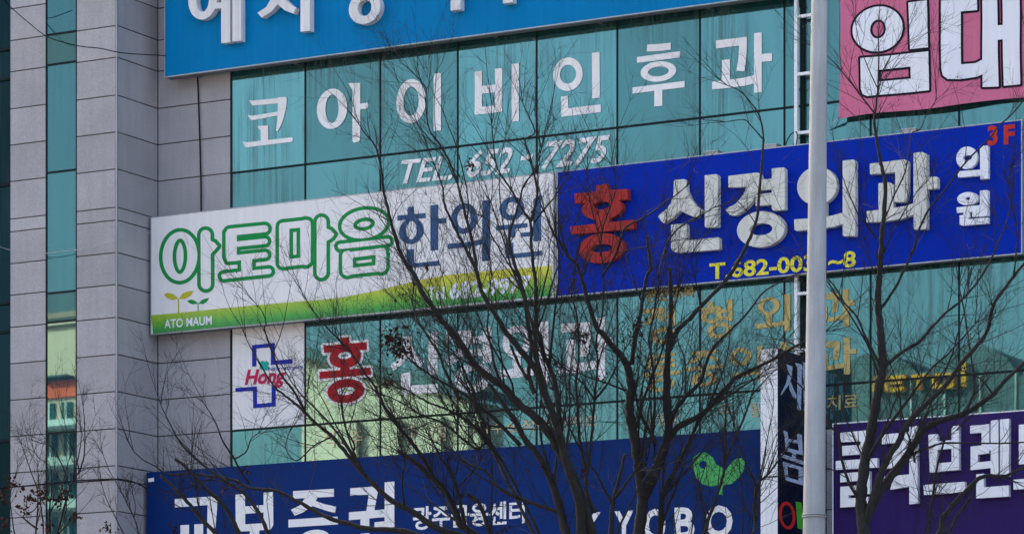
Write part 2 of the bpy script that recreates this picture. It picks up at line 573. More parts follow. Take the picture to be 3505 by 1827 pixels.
# smooth stone below and above the part of the wall that shows its courses
for z0, z1 in ((0, ZB), (ZT, ZTOP)):
    nm = 'plinth_cladding' if z0 == 0 else 'upper_cladding'
    mk(nm, uA0, 0.0, -PD, -PD + 0.03, z0, z1, M['stone'])
    mk(nm, -0.03, 0.0, -PD + 0.031, 0, z0, z1, M['stone'])
    mk(nm, 0.001, uM, 0, 0.03, z0, z1, M['stone'])
    mk(nm, uM, 34, 0.02, 0.3, z0, z1 if z0 else z1, M['stone'])
g = GAP / 2
for a, b in zip(zj, zj[1:]):
    mk('stone_panel', uA0, uA1 - 0.012, -PD, -PD + 0.03, a + g, b - g, M['stone'])
    mk('stone_panel', uB0 + 0.012, -0.034, -PD, -PD + 0.03, a + g, b - g, M['stone'])
    mk('stone_panel', -0.03, 0.0, -PD + 0.034, -g, a + g, b - g, M['stone'])
    mk('stone_panel', 0.012, uM - 0.03, 0.0, 0.03, a + g, b - g, M['stone'])
mk('corner_trim', -0.027, -0.006, -PD + 0.002, -PD + 0.027, ZB, ZT, M['alu'])

PANES = []
def pane(u0, u1, z0, z1, y, mat, name='window_pane', tilt=0.0012):
    a, b, c = [random.uniform(-tilt, tilt) for _ in range(3)]
    V = [(u0, y + a, z0), (u1, y + b, z0), (u1, y + b + c, z1), (u0, y + a + c, z1)]
    V += [(v[0], y + 0.03, v[2]) for v in V]
    Fc = [(0, 1, 2, 3), (7, 6, 5, 4), (0, 4, 5, 1), (1, 5, 6, 2), (2, 6, 7, 3), (3, 7, 4, 0)]
    o = mesh_obj(name, V, Fc, mat, BLD)
    PANES.append((u0, u1, z0, z1, o))
    return o
def pane_at(p):
    best, bd = None, 1e9
    for u0, u1, z0, z1, o in PANES:
        du = max(u0 - p.x, 0, p.x - u1); dz = max(z0 - p.z, 0, p.z - z1)
        if du + dz < bd:
            bd, best = du + dz, o
    return best

# glass strip in the pillar
DS = PD - 0.012
zs = [hit_y(158, p, DS).z for p in (2366, 1984, 1884, 1484, 1105, 1005, 593, 225, 122, -290)]
kinds = ['g', 's', 'g', 'g', 's', 'g', 'g', 's', 'g']
for (a, b), k in zip(zip(zs, zs[1:]), kinds):
    pane(uA1 + 0.012, uB0 - 0.012, a + 0.012, b - 0.012, -DS, M['glass_strip'] if k == 'g' else M['spandrel'])
for a in zs[1:-1]:
    mk('transom', uA1 + 0.001, uB0 - 0.001, -PD - 0.004, -DS + 0.02, a - 0.014, a + 0.014, M['alu_dark'])
for uu in (uA1, uB0):
    mk('mullion', uu - 0.011, uu + 0.011, -PD - 0.001, -DS + 0.02, zs[0], zs[-1], M['alu_dark'])
# dark glazing left of the pillar
DL = 0.55
uL0 = uA0 - 4.2
zl = [z + 0.02 for z in zs]
for a, b in zip(zl, zl[1:]):
    for i in range(3):
        pane(uL0 + i * 1.4 + 0.015, uL0 + (i + 1) * 1.4 - 0.015, a + 0.015, b - 0.015, -DL, M['dim_refl_glass'])
for a in zl:
    mk('transom', uL0, uA0 - 0.004, -DL - 0.04, -DL + 0.03, a - 0.02, a + 0.02, M['alu_dark'])
mk('side_core', -14, uA0 - 0.002, -DL + 0.035, 0.299, 0, ZTOP - 0.1, M['joint'])

# curtain wall
mpx = [793, 1045, 1302, 1567, 1837, 2113, 2396, 2685, 2980, 3283, 3597, 3925]
um = [uc(p, 0.0) for p in mpx]
zt1, zt0 = hit_y(793, 593, 0).z, hit_y(793, 1474, 0).z
hw_low = zs[6] - zs[5]
hw_up = zs[7] - zs[6]
hsp = zs[5] - zs[4]
rows = [(zt0 - 0.60, zt0, 'g'), (zt0, zt1 - hw_low - hsp, 'g'), (zt1 - hw_low - hsp, zt1 - hw_low, 's'),
        (zt1 - hw_low, zt1, 'g'), (zt1, zt1 + hw_up, 'g'), (zt1 + hw_up, zt1 + hw_up + hsp, 's'), (zt1 + hw_up + hsp, ZT, 'g')]
mk('curtain_core', uM, um[-1], 0.04, 0.29, rows[0][0], ZT, M['joint'])
PANE_GRID = {}
for ri, (a, b, k) in enumerate(rows):
    for ci, (u0, u1) in enumerate(zip(um, um[1:])):
        mat = M['glass'] if k == 'g' else M['spandrel']
        if ri == 1 and ci == 0:
            mat = M['white_panel']
        nm = 'logo_panel' if (ri == 1 and ci == 0) else 'window_pane'
        PANE_GRID[ri, ci] = pane(u0 + 0.013, u1 - 0.013, a + 0.015, b - 0.015, 0.0, mat, nm, 0.0004 if ri < 2 else 0.0012)
for a, _, _ in rows[1:]:
    mk('transom', uM + 0.03, um[-1], -0.009, 0.04, a - 0.016, a + 0.016, M['alu_dark'])
for i, uu in enumerate(um):
    mk('mullion', uu - 0.014, uu + 0.014, -0.006, 0.039, rows[0][0], ZT, M['alu_dark'])
# stone below the curtain wall
za = rows[0][0]
lo = [za - 0.01 - i * 0.56 for i in range(5)]
for ci, (u0, u1) in enumerate(zip(um, um[1:])):
    if ci < 5:
        continue
    for b, a in zip(lo, lo[1:]):
        for h in range(2):
            uu0, uu1 = u0 + (u1 - u0) * h / 2, u0 + (u1 - u0) * (h + 1) / 2
            mk('stone_panel', uu0 + g, uu1 - g, -0.03, 0.0, a + g, b - g, M['stone'])
mk('wall_core', um[5], um[-1], 0.0, 0.1, lo[-1], za - 0.01, M['joint'])
# ------------------------------------------------------------------ zoom windows of the photograph
A1, A2, A3, A4, A5 = Z(0, 0, 2.1667), Z(500, 0, 2.1667), Z(1300, 0, 2.1667), Z(2000, 0, 2.1663), Z(2605, 0, 2.1667)
B1, B2, B3, B4, B5 = Z(0, 600, 2.1667), Z(500, 640, 2.1667), Z(1300, 560, 2.1667), Z(1880, 500, 2.1667), Z(2605, 450, 2.1667)
C1, C2, C3, C4, C5 = Z(0, 1207, 2.1667), Z(700, 1060, 2.7986), Z(1300, 1000, 2.1667), Z(2000, 950, 2.441), Z(2605, 950, 2.1667)
C6, C7, C8 = Z(480, 1400, 2.8), Z(1300, 1400, 2.862), Z(2400, 1300, 2.331)
T1, T2, T3, T4 = Z(1000, 427, 1.919), Z(1000, 1127, 1.919), Z(1800, 427, 1.919), Z(1800, 1127, 1.919)
T5, T6, T7 = Z(2505, 427, 1.919), Z(2505, 1127, 1.919), Z(400, 1127, 1.919)
VZ, D1, EZ, NZ = Z(2550, 1150, 1.983), Z(500, 0, 4.476), Z(0, 1300, 2.548), Z(0, 0, 1)

def P_(*pts):
    return list(pts)

# ------------------------------------------------------------------ signboards
class Sign:
    def __init__(s, name, label, cat, d, thick, px0, px1, top, bot, face, edge='alu', under='under', group=None, py_ref=None):
        a, b = hit_y(px0, top, d), hit_y(px0, bot, d)
        s.u0, s.z1, s.z0 = a.x, a.z, b.z
        s.u1 = hit_y(px1, py_ref if py_ref is not None else (top + bot) / 2, d).x
        s.d = d
        s.o, s.off = facade_thing(name, label, cat, (s.u0, -d, s.z0), group)
        u0, u1, z0, z1 = s.u0, s.u1, s.z0, s.z1
        e = 0.016
        box('face_sheet', u0 + e, u1 - e, -d, -d + 0.01, z0 + e, z1 - e, M[face], s.o, s.off)
        box('casing', u0 + 0.004, u1 - 0.004, -d + 0.011, -d + thick, z0 + 0.004, z1 - 0.004, M[under], s.o, s.off)
        fr = -d - 0.003, -d + 0.05
        for n, b4 in (('edge_trim', (u0, u1, *fr, z0, z0 + e)), ('edge_trim', (u0, u1, *fr, z1 - e, z1)),
                      ('edge_trim', (u0, u0 + e, *fr, z0 + e, z1 - e)), ('edge_trim', (u1 - e, u1, *fr, z0 + e, z1 - e))):
            box(n, *b4, M[edge], s.o, s.off)
        n = max(2, int((u1 - u0) / 1.6))
        if d - thick > 0.03:
            for i in range(n):
                uu = u0 + (u1 - u0) * (i + 0.25) / n
                box('bracket', uu, uu + 0.05, -d + thick, -0.011, z0 + 0.02, z0 + 0.07, M['under'], s.o, s.off)
                box('bracket', uu, uu + 0.05, -d + thick, -0.011, z1 - 0.12, z1 - 0.07, M['under'], s.o, s.off)
    def hit(s, lift):
        return lambda x, y: hit_y(x, y, s.d + lift)
    def letter(s, zm, polys, mat, depth=0.0, holes=(), name='letter', lift=0.005, grow=0.0, parent=None):
        h = depth if depth else lift
        back = depth - 0.001 if depth else 0.003
        return solid(name, polys, zm, s.hit(h), (0, back, 0), M[mat], parent or s.o, s.off, holes, grow)
    def channel(s, zm, polys, mat, depth, holes=(), name='letter', dpx=None):
        """solid letter standing off the board; traced on its front face"""
        return solid(name, polys, zm, s.hit(depth), (0, depth - 0.012, 0), M[mat], s.o, s.off, holes)
    def text(s, body, bl, br, up, mat, bold=0.0, zm=None, ref=(0.0, 0.72), lift=0.005, name='lettering'):
        return text_obj(name, body, bl, br, up, s.hit(lift), 0.003, M[mat], s.o, s.off, bold, ref, zm)

# --- top sky blue sign
s = Sign('shop_sign', 'sky blue signboard with big white raised letters along the top edge', 'sign', 0.34, 0.19, 562, 2674, -330, 267, 'sky_blue', edge='alu', py_ref=100)
TD = 0.13
s.channel(D1, ring(868, -10, 222, 312, 98, 195, -0.13) + [P_((1060, 50), (1165, 38), (1165, 128), (1060, 140)), P_((1060, -110), (1165, -122), (1165, -30), (1060, -18)),
    P_((1150, -420), (1285, -438), (1285, 650), (1150, 664)), P_((1322, -470), (1455, -488), (1455, 626), (1322, 642))], 'white_letter', TD)
s.channel(A2, [P_((925, -170), (990, -178), (992, -90), (1030, -5), (1075, 38), (1112, 60), (1092, 103), (1030, 80), (975, 35), (930, 85), (858, 133), (825, 98), (890, 55), (920, 5), (925, -80)),
    P_((1145, -240), (1215, -249), (1215, 229), (1145, 238))], 'white_letter', TD)
s.channel(A2, ring(1620, 60, 117, 120, 52, 60, -0.13), 'white_letter', TD)
s.channel(A3, [P_((525, -270), (597, -279), (597, 72), (525, 81))], 'white_letter', TD)
s.channel(A3, [P_((913, -330), (985, -339), (985, 19), (913, 28))], 'white_letter', TD)
TOP_SIGN = s

# --- green and white clinic sign
s = Sign('shop_sign', 'white signboard with green outlined letters, sprouts and a green band', 'sign', 0.27, 0.17, 515, 1896, 743, 1146, 'white_panel', py_ref=830)
sw = [B2(p) for p in ((37, 950), (250, 932), (500, 905), (1000, 858), (1300, 835), (1450, 818), (1600, 790), (1733, 762))] + [B3(p) for p in ((120, 905), (300, 862), (500, 825), (800, 795), (1000, 780), (1278, 755))]
sw += [(1890, 1011), (1300, 1068), (900, 1107), (524, 1141)]
s.letter(NZ, [sw], 'green_print', name='green_band')
def outlined(prims, mat_in, mat_out, grow, zm):
    o = s.letter(zm, prims, mat_out, grow=grow, lift=0.005)
    s.letter(zm, prims, mat_in, lift=0.010, name='letter_fill', parent=o)
G = 12.6
outlined(ring(251, 513, 129, 182, 55, 132, -0.05) + stroke([(441, 355), (443, 720)], 74) + [P_((470, 395), (505, 410), (530, 438), (508, 464), (478, 495))], 'white_panel', 'green', G, B2)
outlined(stroke([(622, 335), (880, 309)], 52) + stroke([(630, 428), (882, 402)], 40) + stroke([(620, 530), (882, 503)], 42) + [P_((590, 335), (672, 330), (672, 548), (605, 552), (590, 520)), P_((706, 520), (785, 512), (787, 625), (704, 633))]
    + stroke([(577, 661), (910, 625)], 40), 'white_panel', 'green', G, B2)
outlined(stroke([(1012, 290), (1195, 270)], 50) + stroke([(1012, 565), (1195, 545)], 52) + stroke([(1024, 300), (1024, 555)], 76) + stroke([(1182, 282), (1182, 540)], 78)
    + stroke([(1301, 258), (1301, 637)], 72) + [P_((1330, 305), (1368, 320), (1396, 350), (1375, 378), (1335, 402))], 'white_panel', 'green', G, B2)
outlined(ring(1617, 275, 168, 105, 81, 49, -0.1) + stroke([(1440, 441), (1792, 402)], 38) + stroke([(1482, 506), (1755, 475)], 44) + stroke([(1482, 628), (1755, 598)], 48)
    + stroke([(1494, 510), (1494, 618)], 78) + stroke([(1741, 490), (1741, 592)], 78), 'white_panel', 'green', G, B2)
s.letter(B3, [P_((205, 322), (252, 318), (253, 390), (205, 395)), P_((130, 385), (340, 366), (340, 403), (130, 423)), P_((375, 310), (433, 304), (433, 640), (375, 646)),
    P_((433, 408), (493, 402), (493, 441), (433, 447)), P_((197, 637), (253, 632), (256, 738), (443, 718), (444, 755), (245, 772), (197, 745))]
    + ring(234, 500, 92, 96, 39, 67, -0.1, ic=(234, 493)), 'slate')
s.letter(B3, ring(624, 407, 97, 114, 50, 73) + [P_((505, 593), (640, 583), (765, 560), (765, 598), (640, 622), (505, 634)), P_((760, 275), (818, 266), (818, 718), (758, 724))], 'slate')
s.letter(B3, ring(980, 333, 92, 88, 47, 48) + [P_((862, 460), (1095, 440), (1095, 473), (862, 497)), P_((950, 480), (1005, 475), (1005, 545), (950, 550)), P_((1045, 513), (1140, 503), (1140, 535), (1045, 545)),
    P_((1138, 265), (1196, 225), (1196, 570), (1138, 578)), P_((932, 590), (990, 585), (990, 668), (1203, 645), (1203, 682), (945, 705), (932, 700))], 'slate')
s.letter(B2, stroke([(240, 935), (240, 825)], 9, False) + [P_((132, 795), (160, 784), (200, 792), (239, 826), (200, 837), (160, 826)), P_((242, 828), (272, 787), (320, 771), (353, 768), (330, 805), (290, 828))], 'olive_yellow', name='sprout')
s.letter(B2, stroke([(386, 920), (384, 858)], 6, False) + [P_((303, 843), (335, 833), (362, 842), (384, 864), (345, 869), (320, 860)), P_((386, 865), (415, 836), (440, 826), (468, 822), (450, 850), (425, 866))], 'green', name='sprout')
s.text('ATO MAUM', (135, 1047), (487, 1016), (0, -30), 'bright_white', 0.012, B2, lift=0.012)
s.text('Tel.', (352, 1008), (498, 1000), (2, -44), 'bright_white', 0.02, B3, lift=0.012)
s.text('682-9977', (515, 1003), (1118, 942), (3, -54), 'bright_white', 0.035, B3, lift=0.012)
# post between the two boards
o, off = facade_thing('downpipe', 'slim grey metal post between the white and royal blue signboards', 'pipe', tuple(hit_y(1901, 1016, 0.26)))
a, b = hit_y(1898, 1016, 0.26), hit_y(1904, 588, 0.26)
box('post', a.x, b.x, -0.26, -0.12, a.z, b.z, M['alu'], o, off)
box('post_cap', a.x - 0.004, b.x + 0.004, -0.265, -0.115, b.z, b.z + 0.015, M['alu'], o, off)

# --- royal blue surgery sign
s = Sign('shop_sign', 'royal blue signboard with a red raised letter, ivory letters and yellow phone number', 'sign', 0.25, 0.16, 1906, 3499, 587, 1017, 'royal_blue', py_ref=640)
LD = 0.11
s.channel(B4, [P_((350, 290), (430, 280), (436, 322), (440, 345), (345, 352)), P_((187, 352), (345, 338), (440, 326), (580, 318), (582, 395), (470, 408), (190, 425)), P_((345, 520), (455, 510), (437, 575), (350, 582)), P_((153, 597), (625, 545), (628, 612), (165, 656))]
    + ring(393, 462, 152, 84, 60, 30, -0.08, ic=(390, 440)) + ring(386, 757, 167, 110, 78, 31, -0.08), 'red_letter', LD)
s.channel(B4, [P_((924, 252), (1000, 245), (1014, 258), (1020, 330), (1050, 395), (1085, 440), (1128, 470), (1132, 480), (1092, 525), (1072, 524), (1010, 500), (972, 475), (920, 530), (852, 570), (840, 568), (808, 525), (810, 515), (865, 470), (900, 425), (920, 370)),
    P_((1153, 217), (1236, 208), (1250, 220), (1250, 592), (1244, 600), (1160, 603), (1153, 594)), P_((903, 583), (1010, 573), (1018, 580), (1021, 700), (1250, 675), (1260, 684), (1262, 758), (1254, 766), (945, 790), (912, 776), (903, 750))], 'ivory', LD)
s.channel(B4, [P_((1328, 222), (1540, 196), (1563, 205), (1572, 235), (1570, 260), (1545, 340), (1500, 420), (1440, 480), (1380, 515), (1340, 512), (1308, 475), (1310, 465), (1380, 430), (1440, 360), (1463, 302), (1328, 305)),
    P_((1560, 250), (1660, 240), (1660, 320), (1548, 329)), P_((1530, 358), (1660, 345), (1660, 435), (1530, 442)), P_((1650, 167), (1735, 158), (1746, 170), (1746, 466), (1738, 473), (1657, 478), (1650, 468))]
    + ring(1569, 616, 177, 133, 86, 45, -0.06), 'ivory', LD)
s.channel(B5, ring(414, 404, 147, 142, 58, 56, -0.05) + [P_((385, 535), (480, 530), (480, 640), (385, 650)), P_((245, 652), (400, 640), (520, 625), (615, 598), (615, 682), (540, 706), (420, 724), (262, 737), (247, 727)),
    P_((605, 217), (685, 208), (698, 220), (698, 766), (690, 776), (615, 777), (605, 766))], 'ivory', LD)
s.channel(B5, [P_((805, 239), (1065, 207), (1085, 216), (1090, 235), (1087, 440), (1076, 505), (1060, 523), (985, 523), (995, 440), (995, 302), (808, 318)), P_((870, 384), (950, 377), (980, 395), (980, 575), (870, 585)),
    P_((778, 592), (980, 568), (1070, 552), (1140, 530), (1140, 612), (1040, 648), (900, 668), (782, 674)), P_((1130, 160), (1195, 152), (1228, 168), (1228, 716), (1220, 723), (1137, 727), (1130, 716)), P_((1220, 340), (1300, 335), (1307, 345), (1307, 414), (1300, 422), (1220, 430))], 'ivory', LD)
s.channel(B5, ring(1525, 195, 78, 83, 34, 20, -0.06, ic=(1530, 195)) + [P_((1455, 296), (1630, 283), (1630, 328), (1462, 341)), P_((1622, 110), (1678, 104), (1684, 112), (1684, 348), (1626, 355))], 'bright_white', 0.08)
s.channel(B5, ring(1532, 497, 78, 48, 18, 12, -0.06) + [P_((1450, 563), (1630, 545), (1630, 590), (1452, 603)), P_((1500, 590), (1545, 585), (1545, 640), (1500, 645)), P_((1565, 595), (1630, 590), (1630, 630), (1565, 634)),
    P_((1622, 440), (1678, 434), (1684, 440), (1684, 625), (1622, 631)), P_((1472, 622), (1530, 615), (1535, 650), (1684, 637), (1684, 682), (1490, 698), (1472, 690))], 'bright_white', 0.08)
s.text('T.682-0031~8', (2428, 955), (2929, 911), (0, -54), 'yellow', 0.025)
s.text('3', (1680, 1074), (1754, 1066), (0, -63), 'orange_red', 0.04, A5)
s.text('F', (1800, 1066), (1882, 1058), (0, -63), 'orange_red', 0.04, A5)
BLUE = s
for px, wd in ((2412, 44), (2616, 40), (3085, 46)):
    p0 = hit_y(px, 500, 0.2)
    o, off = facade_thing('floodlight_box', {2412: 'small grey metal box on the royal blue sign above its left letters', 2616: 'small grey metal box on the royal blue sign left of the ladder', 3085: 'small grey metal box on the royal blue sign under the pink banner'}[px], 'lamp box', (p0.x, -0.2, s.z1 + 0.004), 'boxes on top of the royal blue sign')
    wdm = wd / 215
    box('housing', p0.x, p0.x + wdm, -0.2, -0.06, s.z1 + 0.004, s.z1 + 0.045, M['steel_paint'], o, off)
    box('lid', p0.x - 0.008, p0.x + wdm + 0.008, -0.21, -0.05, s.z1 + 0.045, s.z1 + 0.062, M['alu'], o, off)

# --- navy finance sign along the bottom
s = Sign('shop_sign', 'navy blue signboard with flat white letters and a lime sprout logo', 'sign', 0.40, 0.3, 502, 2640, 1616, 2010, 'navy', edge='navy', under='navy', py_ref=1650)
s.letter(C6, [P_((330, 858), (700, 832), (738, 842), (735, 960), (712, 1210), (640, 1212), (645, 915), (332, 938)), P_((385, 1108), (467, 1104), (467, 1275), (385, 1280)), P_((518, 1100), (602, 1096), (602, 1270), (518, 1275)), P_((300, 1280), (770, 1245), (770, 1320), (300, 1355))], 'white_vinyl')
s.letter(C6, [P_((912, 815), (1003, 808), (1006, 1166), (950, 1168), (916, 1145)), P_((1182, 797), (1272, 790), (1275, 1105), (1250, 1148), (1182, 1156)), P_((1000, 928), (1185, 915), (1185, 985), (1000, 1000)), P_((1000, 1100), (1185, 1088), (1185, 1155), (1000, 1167)),
    P_((1050, 1160), (1140, 1155), (1140, 1260), (1050, 1268)), P_((865, 1265), (1325, 1230), (1325, 1302), (865, 1338))], 'white_vinyl')
s.letter(C6, [P_((1465, 782), (1855, 760), (1855, 835), (1465, 855)), P_((1580, 848), (1700, 842), (1650, 925), (1560, 985), (1480, 1017), (1445, 960), (1530, 918)), P_((1665, 870), (1760, 905), (1876, 930), (1868, 992), (1770, 965), (1640, 920)), P_((1420, 1055), (1890, 1025), (1895, 1100), (1420, 1130))]
    + ring(1668, 1248, 155, 96, 78, 40), 'white_vinyl')
s.letter(C6, [P_((2012, 755), (2280, 735), (2275, 800), (2240, 980), (2165, 985), (2190, 815), (2012, 825)), P_((2000, 985), (2350, 955), (2350, 1030), (2000, 1060)), P_((2110, 1045), (2195, 1040), (2195, 1130), (2110, 1135)), P_((2245, 1080), (2350, 1070), (2350, 1140), (2245, 1150)),
    P_((2342, 698), (2435, 690), (2435, 1170), (2342, 1175)), P_((2110, 1190), (2195, 1183), (2195, 1262), (2440, 1240), (2440, 1310), (2110, 1335))], 'white_vinyl')
s.text('광주금융센터', (1413, 1813), (1796, 1789), (0, -79), 'white_vinyl', 0.022, ref=(-0.09, 0.84))
for ch, x0, x1, yt in (('K', 368, 505, 1194), ('Y', 582, 705, 1184), ('O', 778, 918, 1172), ('B', 976, 1108, 1160), ('O', 1176, 1358, 1150)):
    s.text(ch, (x0, yt + 206), (x1, yt + 200), (0, -104), 'white_vinyl', 0.03, T4)
s.letter(T4, [P_((1086, 885), (1098, 842), (1140, 808), (1188, 808), (1228, 840), (1250, 885), (1290, 905), (1315, 925), (1340, 880), (1380, 848), (1415, 843), (1437, 868), (1432, 920), (1400, 970), (1350, 1013), (1303, 1018), (1290, 1040), (1292, 1085), (1264, 1080), (1268, 1020), (1220, 1030), (1160, 1015), (1108, 960))], 'lime',
    holes=[ellipse(1162, 887, 24, 26)], name='sprout_logo')
s.letter(C6, [P_((74, 662), (130, 654), (131, 690), (76, 696))], 'white_vinyl', name='sticker')
NAVY = s

# --- purple sign
s = Sign('shop_sign', 'purple signboard with glossy white raised letters at lower right', 'sign', 0.38, 0.28, 2849, 3900, 1448, 1990, 'purple', edge='alu_white', py_ref=1450)
PDP = 0.09
s.channel(T6, [P_((712, 678), (895, 660), (895, 845), (846, 850), (846, 732), (712, 740)), P_((712, 765), (850, 755), (850, 818), (712, 828)), P_((682, 862), (955, 843), (955, 905), (682, 920)),
    P_((712, 945), (905, 928), (905, 1078), (712, 1090), (712, 1032), (852, 1020), (852, 990), (712, 1003)), P_((712, 1080), (766, 1075), (766, 1108), (895, 1097), (895, 1155), (712, 1168))], 'silver', PDP)
s.channel(T6, [P_((985, 690), (1165, 672), (1165, 700), (1140, 800), (1110, 860), (1060, 905), (992, 918), (992, 858), (1040, 840), (1075, 800), (1095, 742), (985, 752)), P_((1000, 965), (1165, 950), (1165, 1030), (1060, 1048), (1040, 1050), (1050, 1015), (1000, 1020)), P_((1165, 640), (1215, 632), (1222, 1140), (1165, 1146))], 'silver', PDP)
s.channel(T6, [P_((1290, 690), (1350, 685), (1350, 935), (1300, 938)), P_((1443, 635), (1492, 630), (1492, 920), (1443, 925)), P_((1345, 735), (1448, 725), (1448, 780), (1345, 790)), P_((1300, 882), (1492, 865), (1492, 920), (1300, 937)), P_((1258, 1020), (1530, 998), (1536, 1068), (1262, 1085))], 'silver', PDP)
s.channel(T6, [P_((1565, 632), (1690, 620), (1690, 812), (1615, 820), (1615, 872), (1700, 862), (1700, 908), (1568, 922), (1568, 768), (1640, 760), (1640, 676), (1565, 682)), P_((1700, 598), (1750, 592), (1750, 960), (1700, 965)), P_((1762, 590), (1820, 585), (1820, 962), (1762, 968)), P_((1685, 745), (1705, 743), (1705, 790), (1685, 792)),
    P_((1605, 950), (1655, 945), (1655, 1035), (1818, 1022), (1820, 1095), (1605, 1108))], 'silver', PDP)
s.channel(T6, [P_((1885, 625), (2060, 610), (2060, 870), (1885, 885)), P_((1850, 985), (2100, 965), (2100, 1035), (1850, 1050))], 'silver', PDP)

# --- letters stuck on the windows
def on_glass(zm, polys, mat, name='letter', lift=0.012, grow=0.0, parent=None, holes=()):
    c = zm(np.mean([q for p in polys for q in p], axis=0))
    p = parent or pane_at(hit_y(c[0], c[1], 0))
    return solid(name, polys, zm, lambda x, y: hit_y(x, y, lift), (0, 0.004, 0), M[mat], p, O0, holes, grow)
def glass_text(body, bl, br, up, mat, bold=0.0, ref=(0.0, 0.72), zm=None, lift=0.012):
    if zm:
        bl, br = zm(bl), zm(br)
    p = pane_at(hit_y((bl[0] + br[0]) / 2, (bl[1] + br[1] + up[1]) / 2, 0))
    return text_obj('lettering', body, bl, br, up, lambda x, y: hit_y(x, y, lift), 0.004, M[mat], p, O0, bold, ref)
wv = 'white_vinyl'
on_glass(A2, [P_((765, 743), (795, 747), (970, 729), (985, 722), (1036, 720), (1043, 728), (1040, 790), (1022, 870), (1000, 930), (978, 972), (966, 974), (964, 960), (974, 890), (978, 768), (795, 784), (783, 778)), P_((753, 853), (785, 860), (976, 830), (974, 858), (790, 893), (775, 890)),
    P_((825, 940), (838, 935), (905, 931), (906, 1045), (850, 1050), (850, 968)), P_((716, 1050), (745, 1056), (1075, 1020), (1088, 1025), (1088, 1040), (1080, 1053), (748, 1094), (735, 1090))], wv)
on_glass(A2, ring(1379, 808, 113, 149, 49, 106) + [P_((1495, 618), (1588, 616), (1588, 1030), (1578, 1052), (1540, 1058), (1530, 1045), (1530, 665)), P_((1580, 772), (1638, 762), (1647, 772), (1647, 795), (1635, 806), (1580, 812))], wv)
on_glass(A3, ring(232, 752, 110, 164, 57, 108) + [P_((399, 548), (454, 542), (454, 968), (399, 972))], wv)
on_glass(A3, [P_((704, 531), (758, 526), (758, 847), (704, 853)), P_((854, 511), (908, 506), (908, 830), (854, 836)), P_((750, 640), (860, 628), (860, 685), (750, 697)), P_((750, 795), (860, 783), (860, 836), (750, 848)), P_((978, 476), (1032, 470), (1032, 898), (978, 904))], wv)
on_glass(A3, ring(1395, 552, 109, 124, 60, 70, -0.05) + [P_((1573, 392), (1630, 386), (1632, 726), (1575, 732)), P_((1344, 718), (1395, 712), (1397, 803), (1638, 776), (1638, 833), (1344, 868))], wv)
on_glass(A4, [P_((467, 333), (550, 328), (640, 318), (641, 370), (550, 381), (462, 384)), P_((390, 425), (711, 381), (711, 427), (391, 468)), P_((358, 650), (743, 602), (743, 648), (578, 668), (578, 786), (519, 790), (519, 675), (358, 696))] + ring(549, 532, 132, 75, 77, 36, -0.08), wv)
on_glass(A4, [P_((976, 302), (1204, 275), (1205, 330), (1200, 430), (1187, 530), (1128, 526), (1143, 430), (1148, 340), (977, 361)), P_((1019, 447), (1079, 441), (1080, 600), (1019, 608)), P_((948, 607), (1080, 592), (1180, 578), (1262, 558), (1262, 620), (1190, 637), (1080, 652), (948, 664)),
    P_((1258, 248), (1315, 241), (1315, 684), (1258, 691)), P_((1308, 403), (1392, 395), (1392, 453), (1308, 461))], wv)
glass_text('TEL.', (1354, 630), (1545, 612), (24, -84), wv, 0.015, lift=0.014)
glass_text('652', (1592, 606), (1742, 590), (24, -90), wv, 0.02, lift=0.014)
on_glass(T1, [P_((1505, 207), (1582, 195), (1575, 224), (1500, 237))], wv, lift=0.014)
glass_text('7275', (1848, 577), (2066, 552), (26, -93), wv, 0.02, lift=0.014)
# logo panel of the surgery
LP = PANE_GRID[1, 0]
def on_logo(zm, polys, mat, name, lift=0.006, holes=()):
    return on_glass(zm, polys, mat, name, lift, grow=1.0, parent=LP, holes=holes)
on_logo(C2, [P_((458, 340), (493, 337), (493, 536), (458, 540)), P_((458, 340), (670, 318), (670, 352), (458, 370)), P_((638, 322), (670, 318), (670, 520), (638, 522)), P_((638, 488), (840, 473), (840, 510), (638, 523))], 'logo_blue', 'cross_outline')
on_logo(C2, [P_((298, 750), (498, 735), (498, 768), (298, 782)), P_((466, 738), (498, 735), (500, 935), (468, 938)), P_((468, 905), (678, 888), (678, 920), (468, 938)), P_((645, 735), (678, 733), (678, 920), (645, 923))], 'logo_blue', 'cross_outline')
on_logo(C2, disc(555, 508, 19) + disc(592, 515, 20) + disc(550, 548, 20) + disc(590, 555, 19) + [P_((566, 528), (580, 528), (584, 575), (570, 575))], 'clover', 'clover_mark', 0.009)
text_obj('lettering', 'Hong', C2((385, 712)), C2((755, 690)), (11, -50), lambda x, y: hit_y(x, y, 0.008), 0.004, M['crimson'], LP, O0, 0.035, (0, 0.72))
text_obj('lettering', 'Naurosurgery', C2((612, 585)), C2((943, 560)), (0, -14.5), lambda x, y: hit_y(x, y, 0.008), 0.004, M['logo_blue'], LP, O0, 0.0, (0, 0.72))
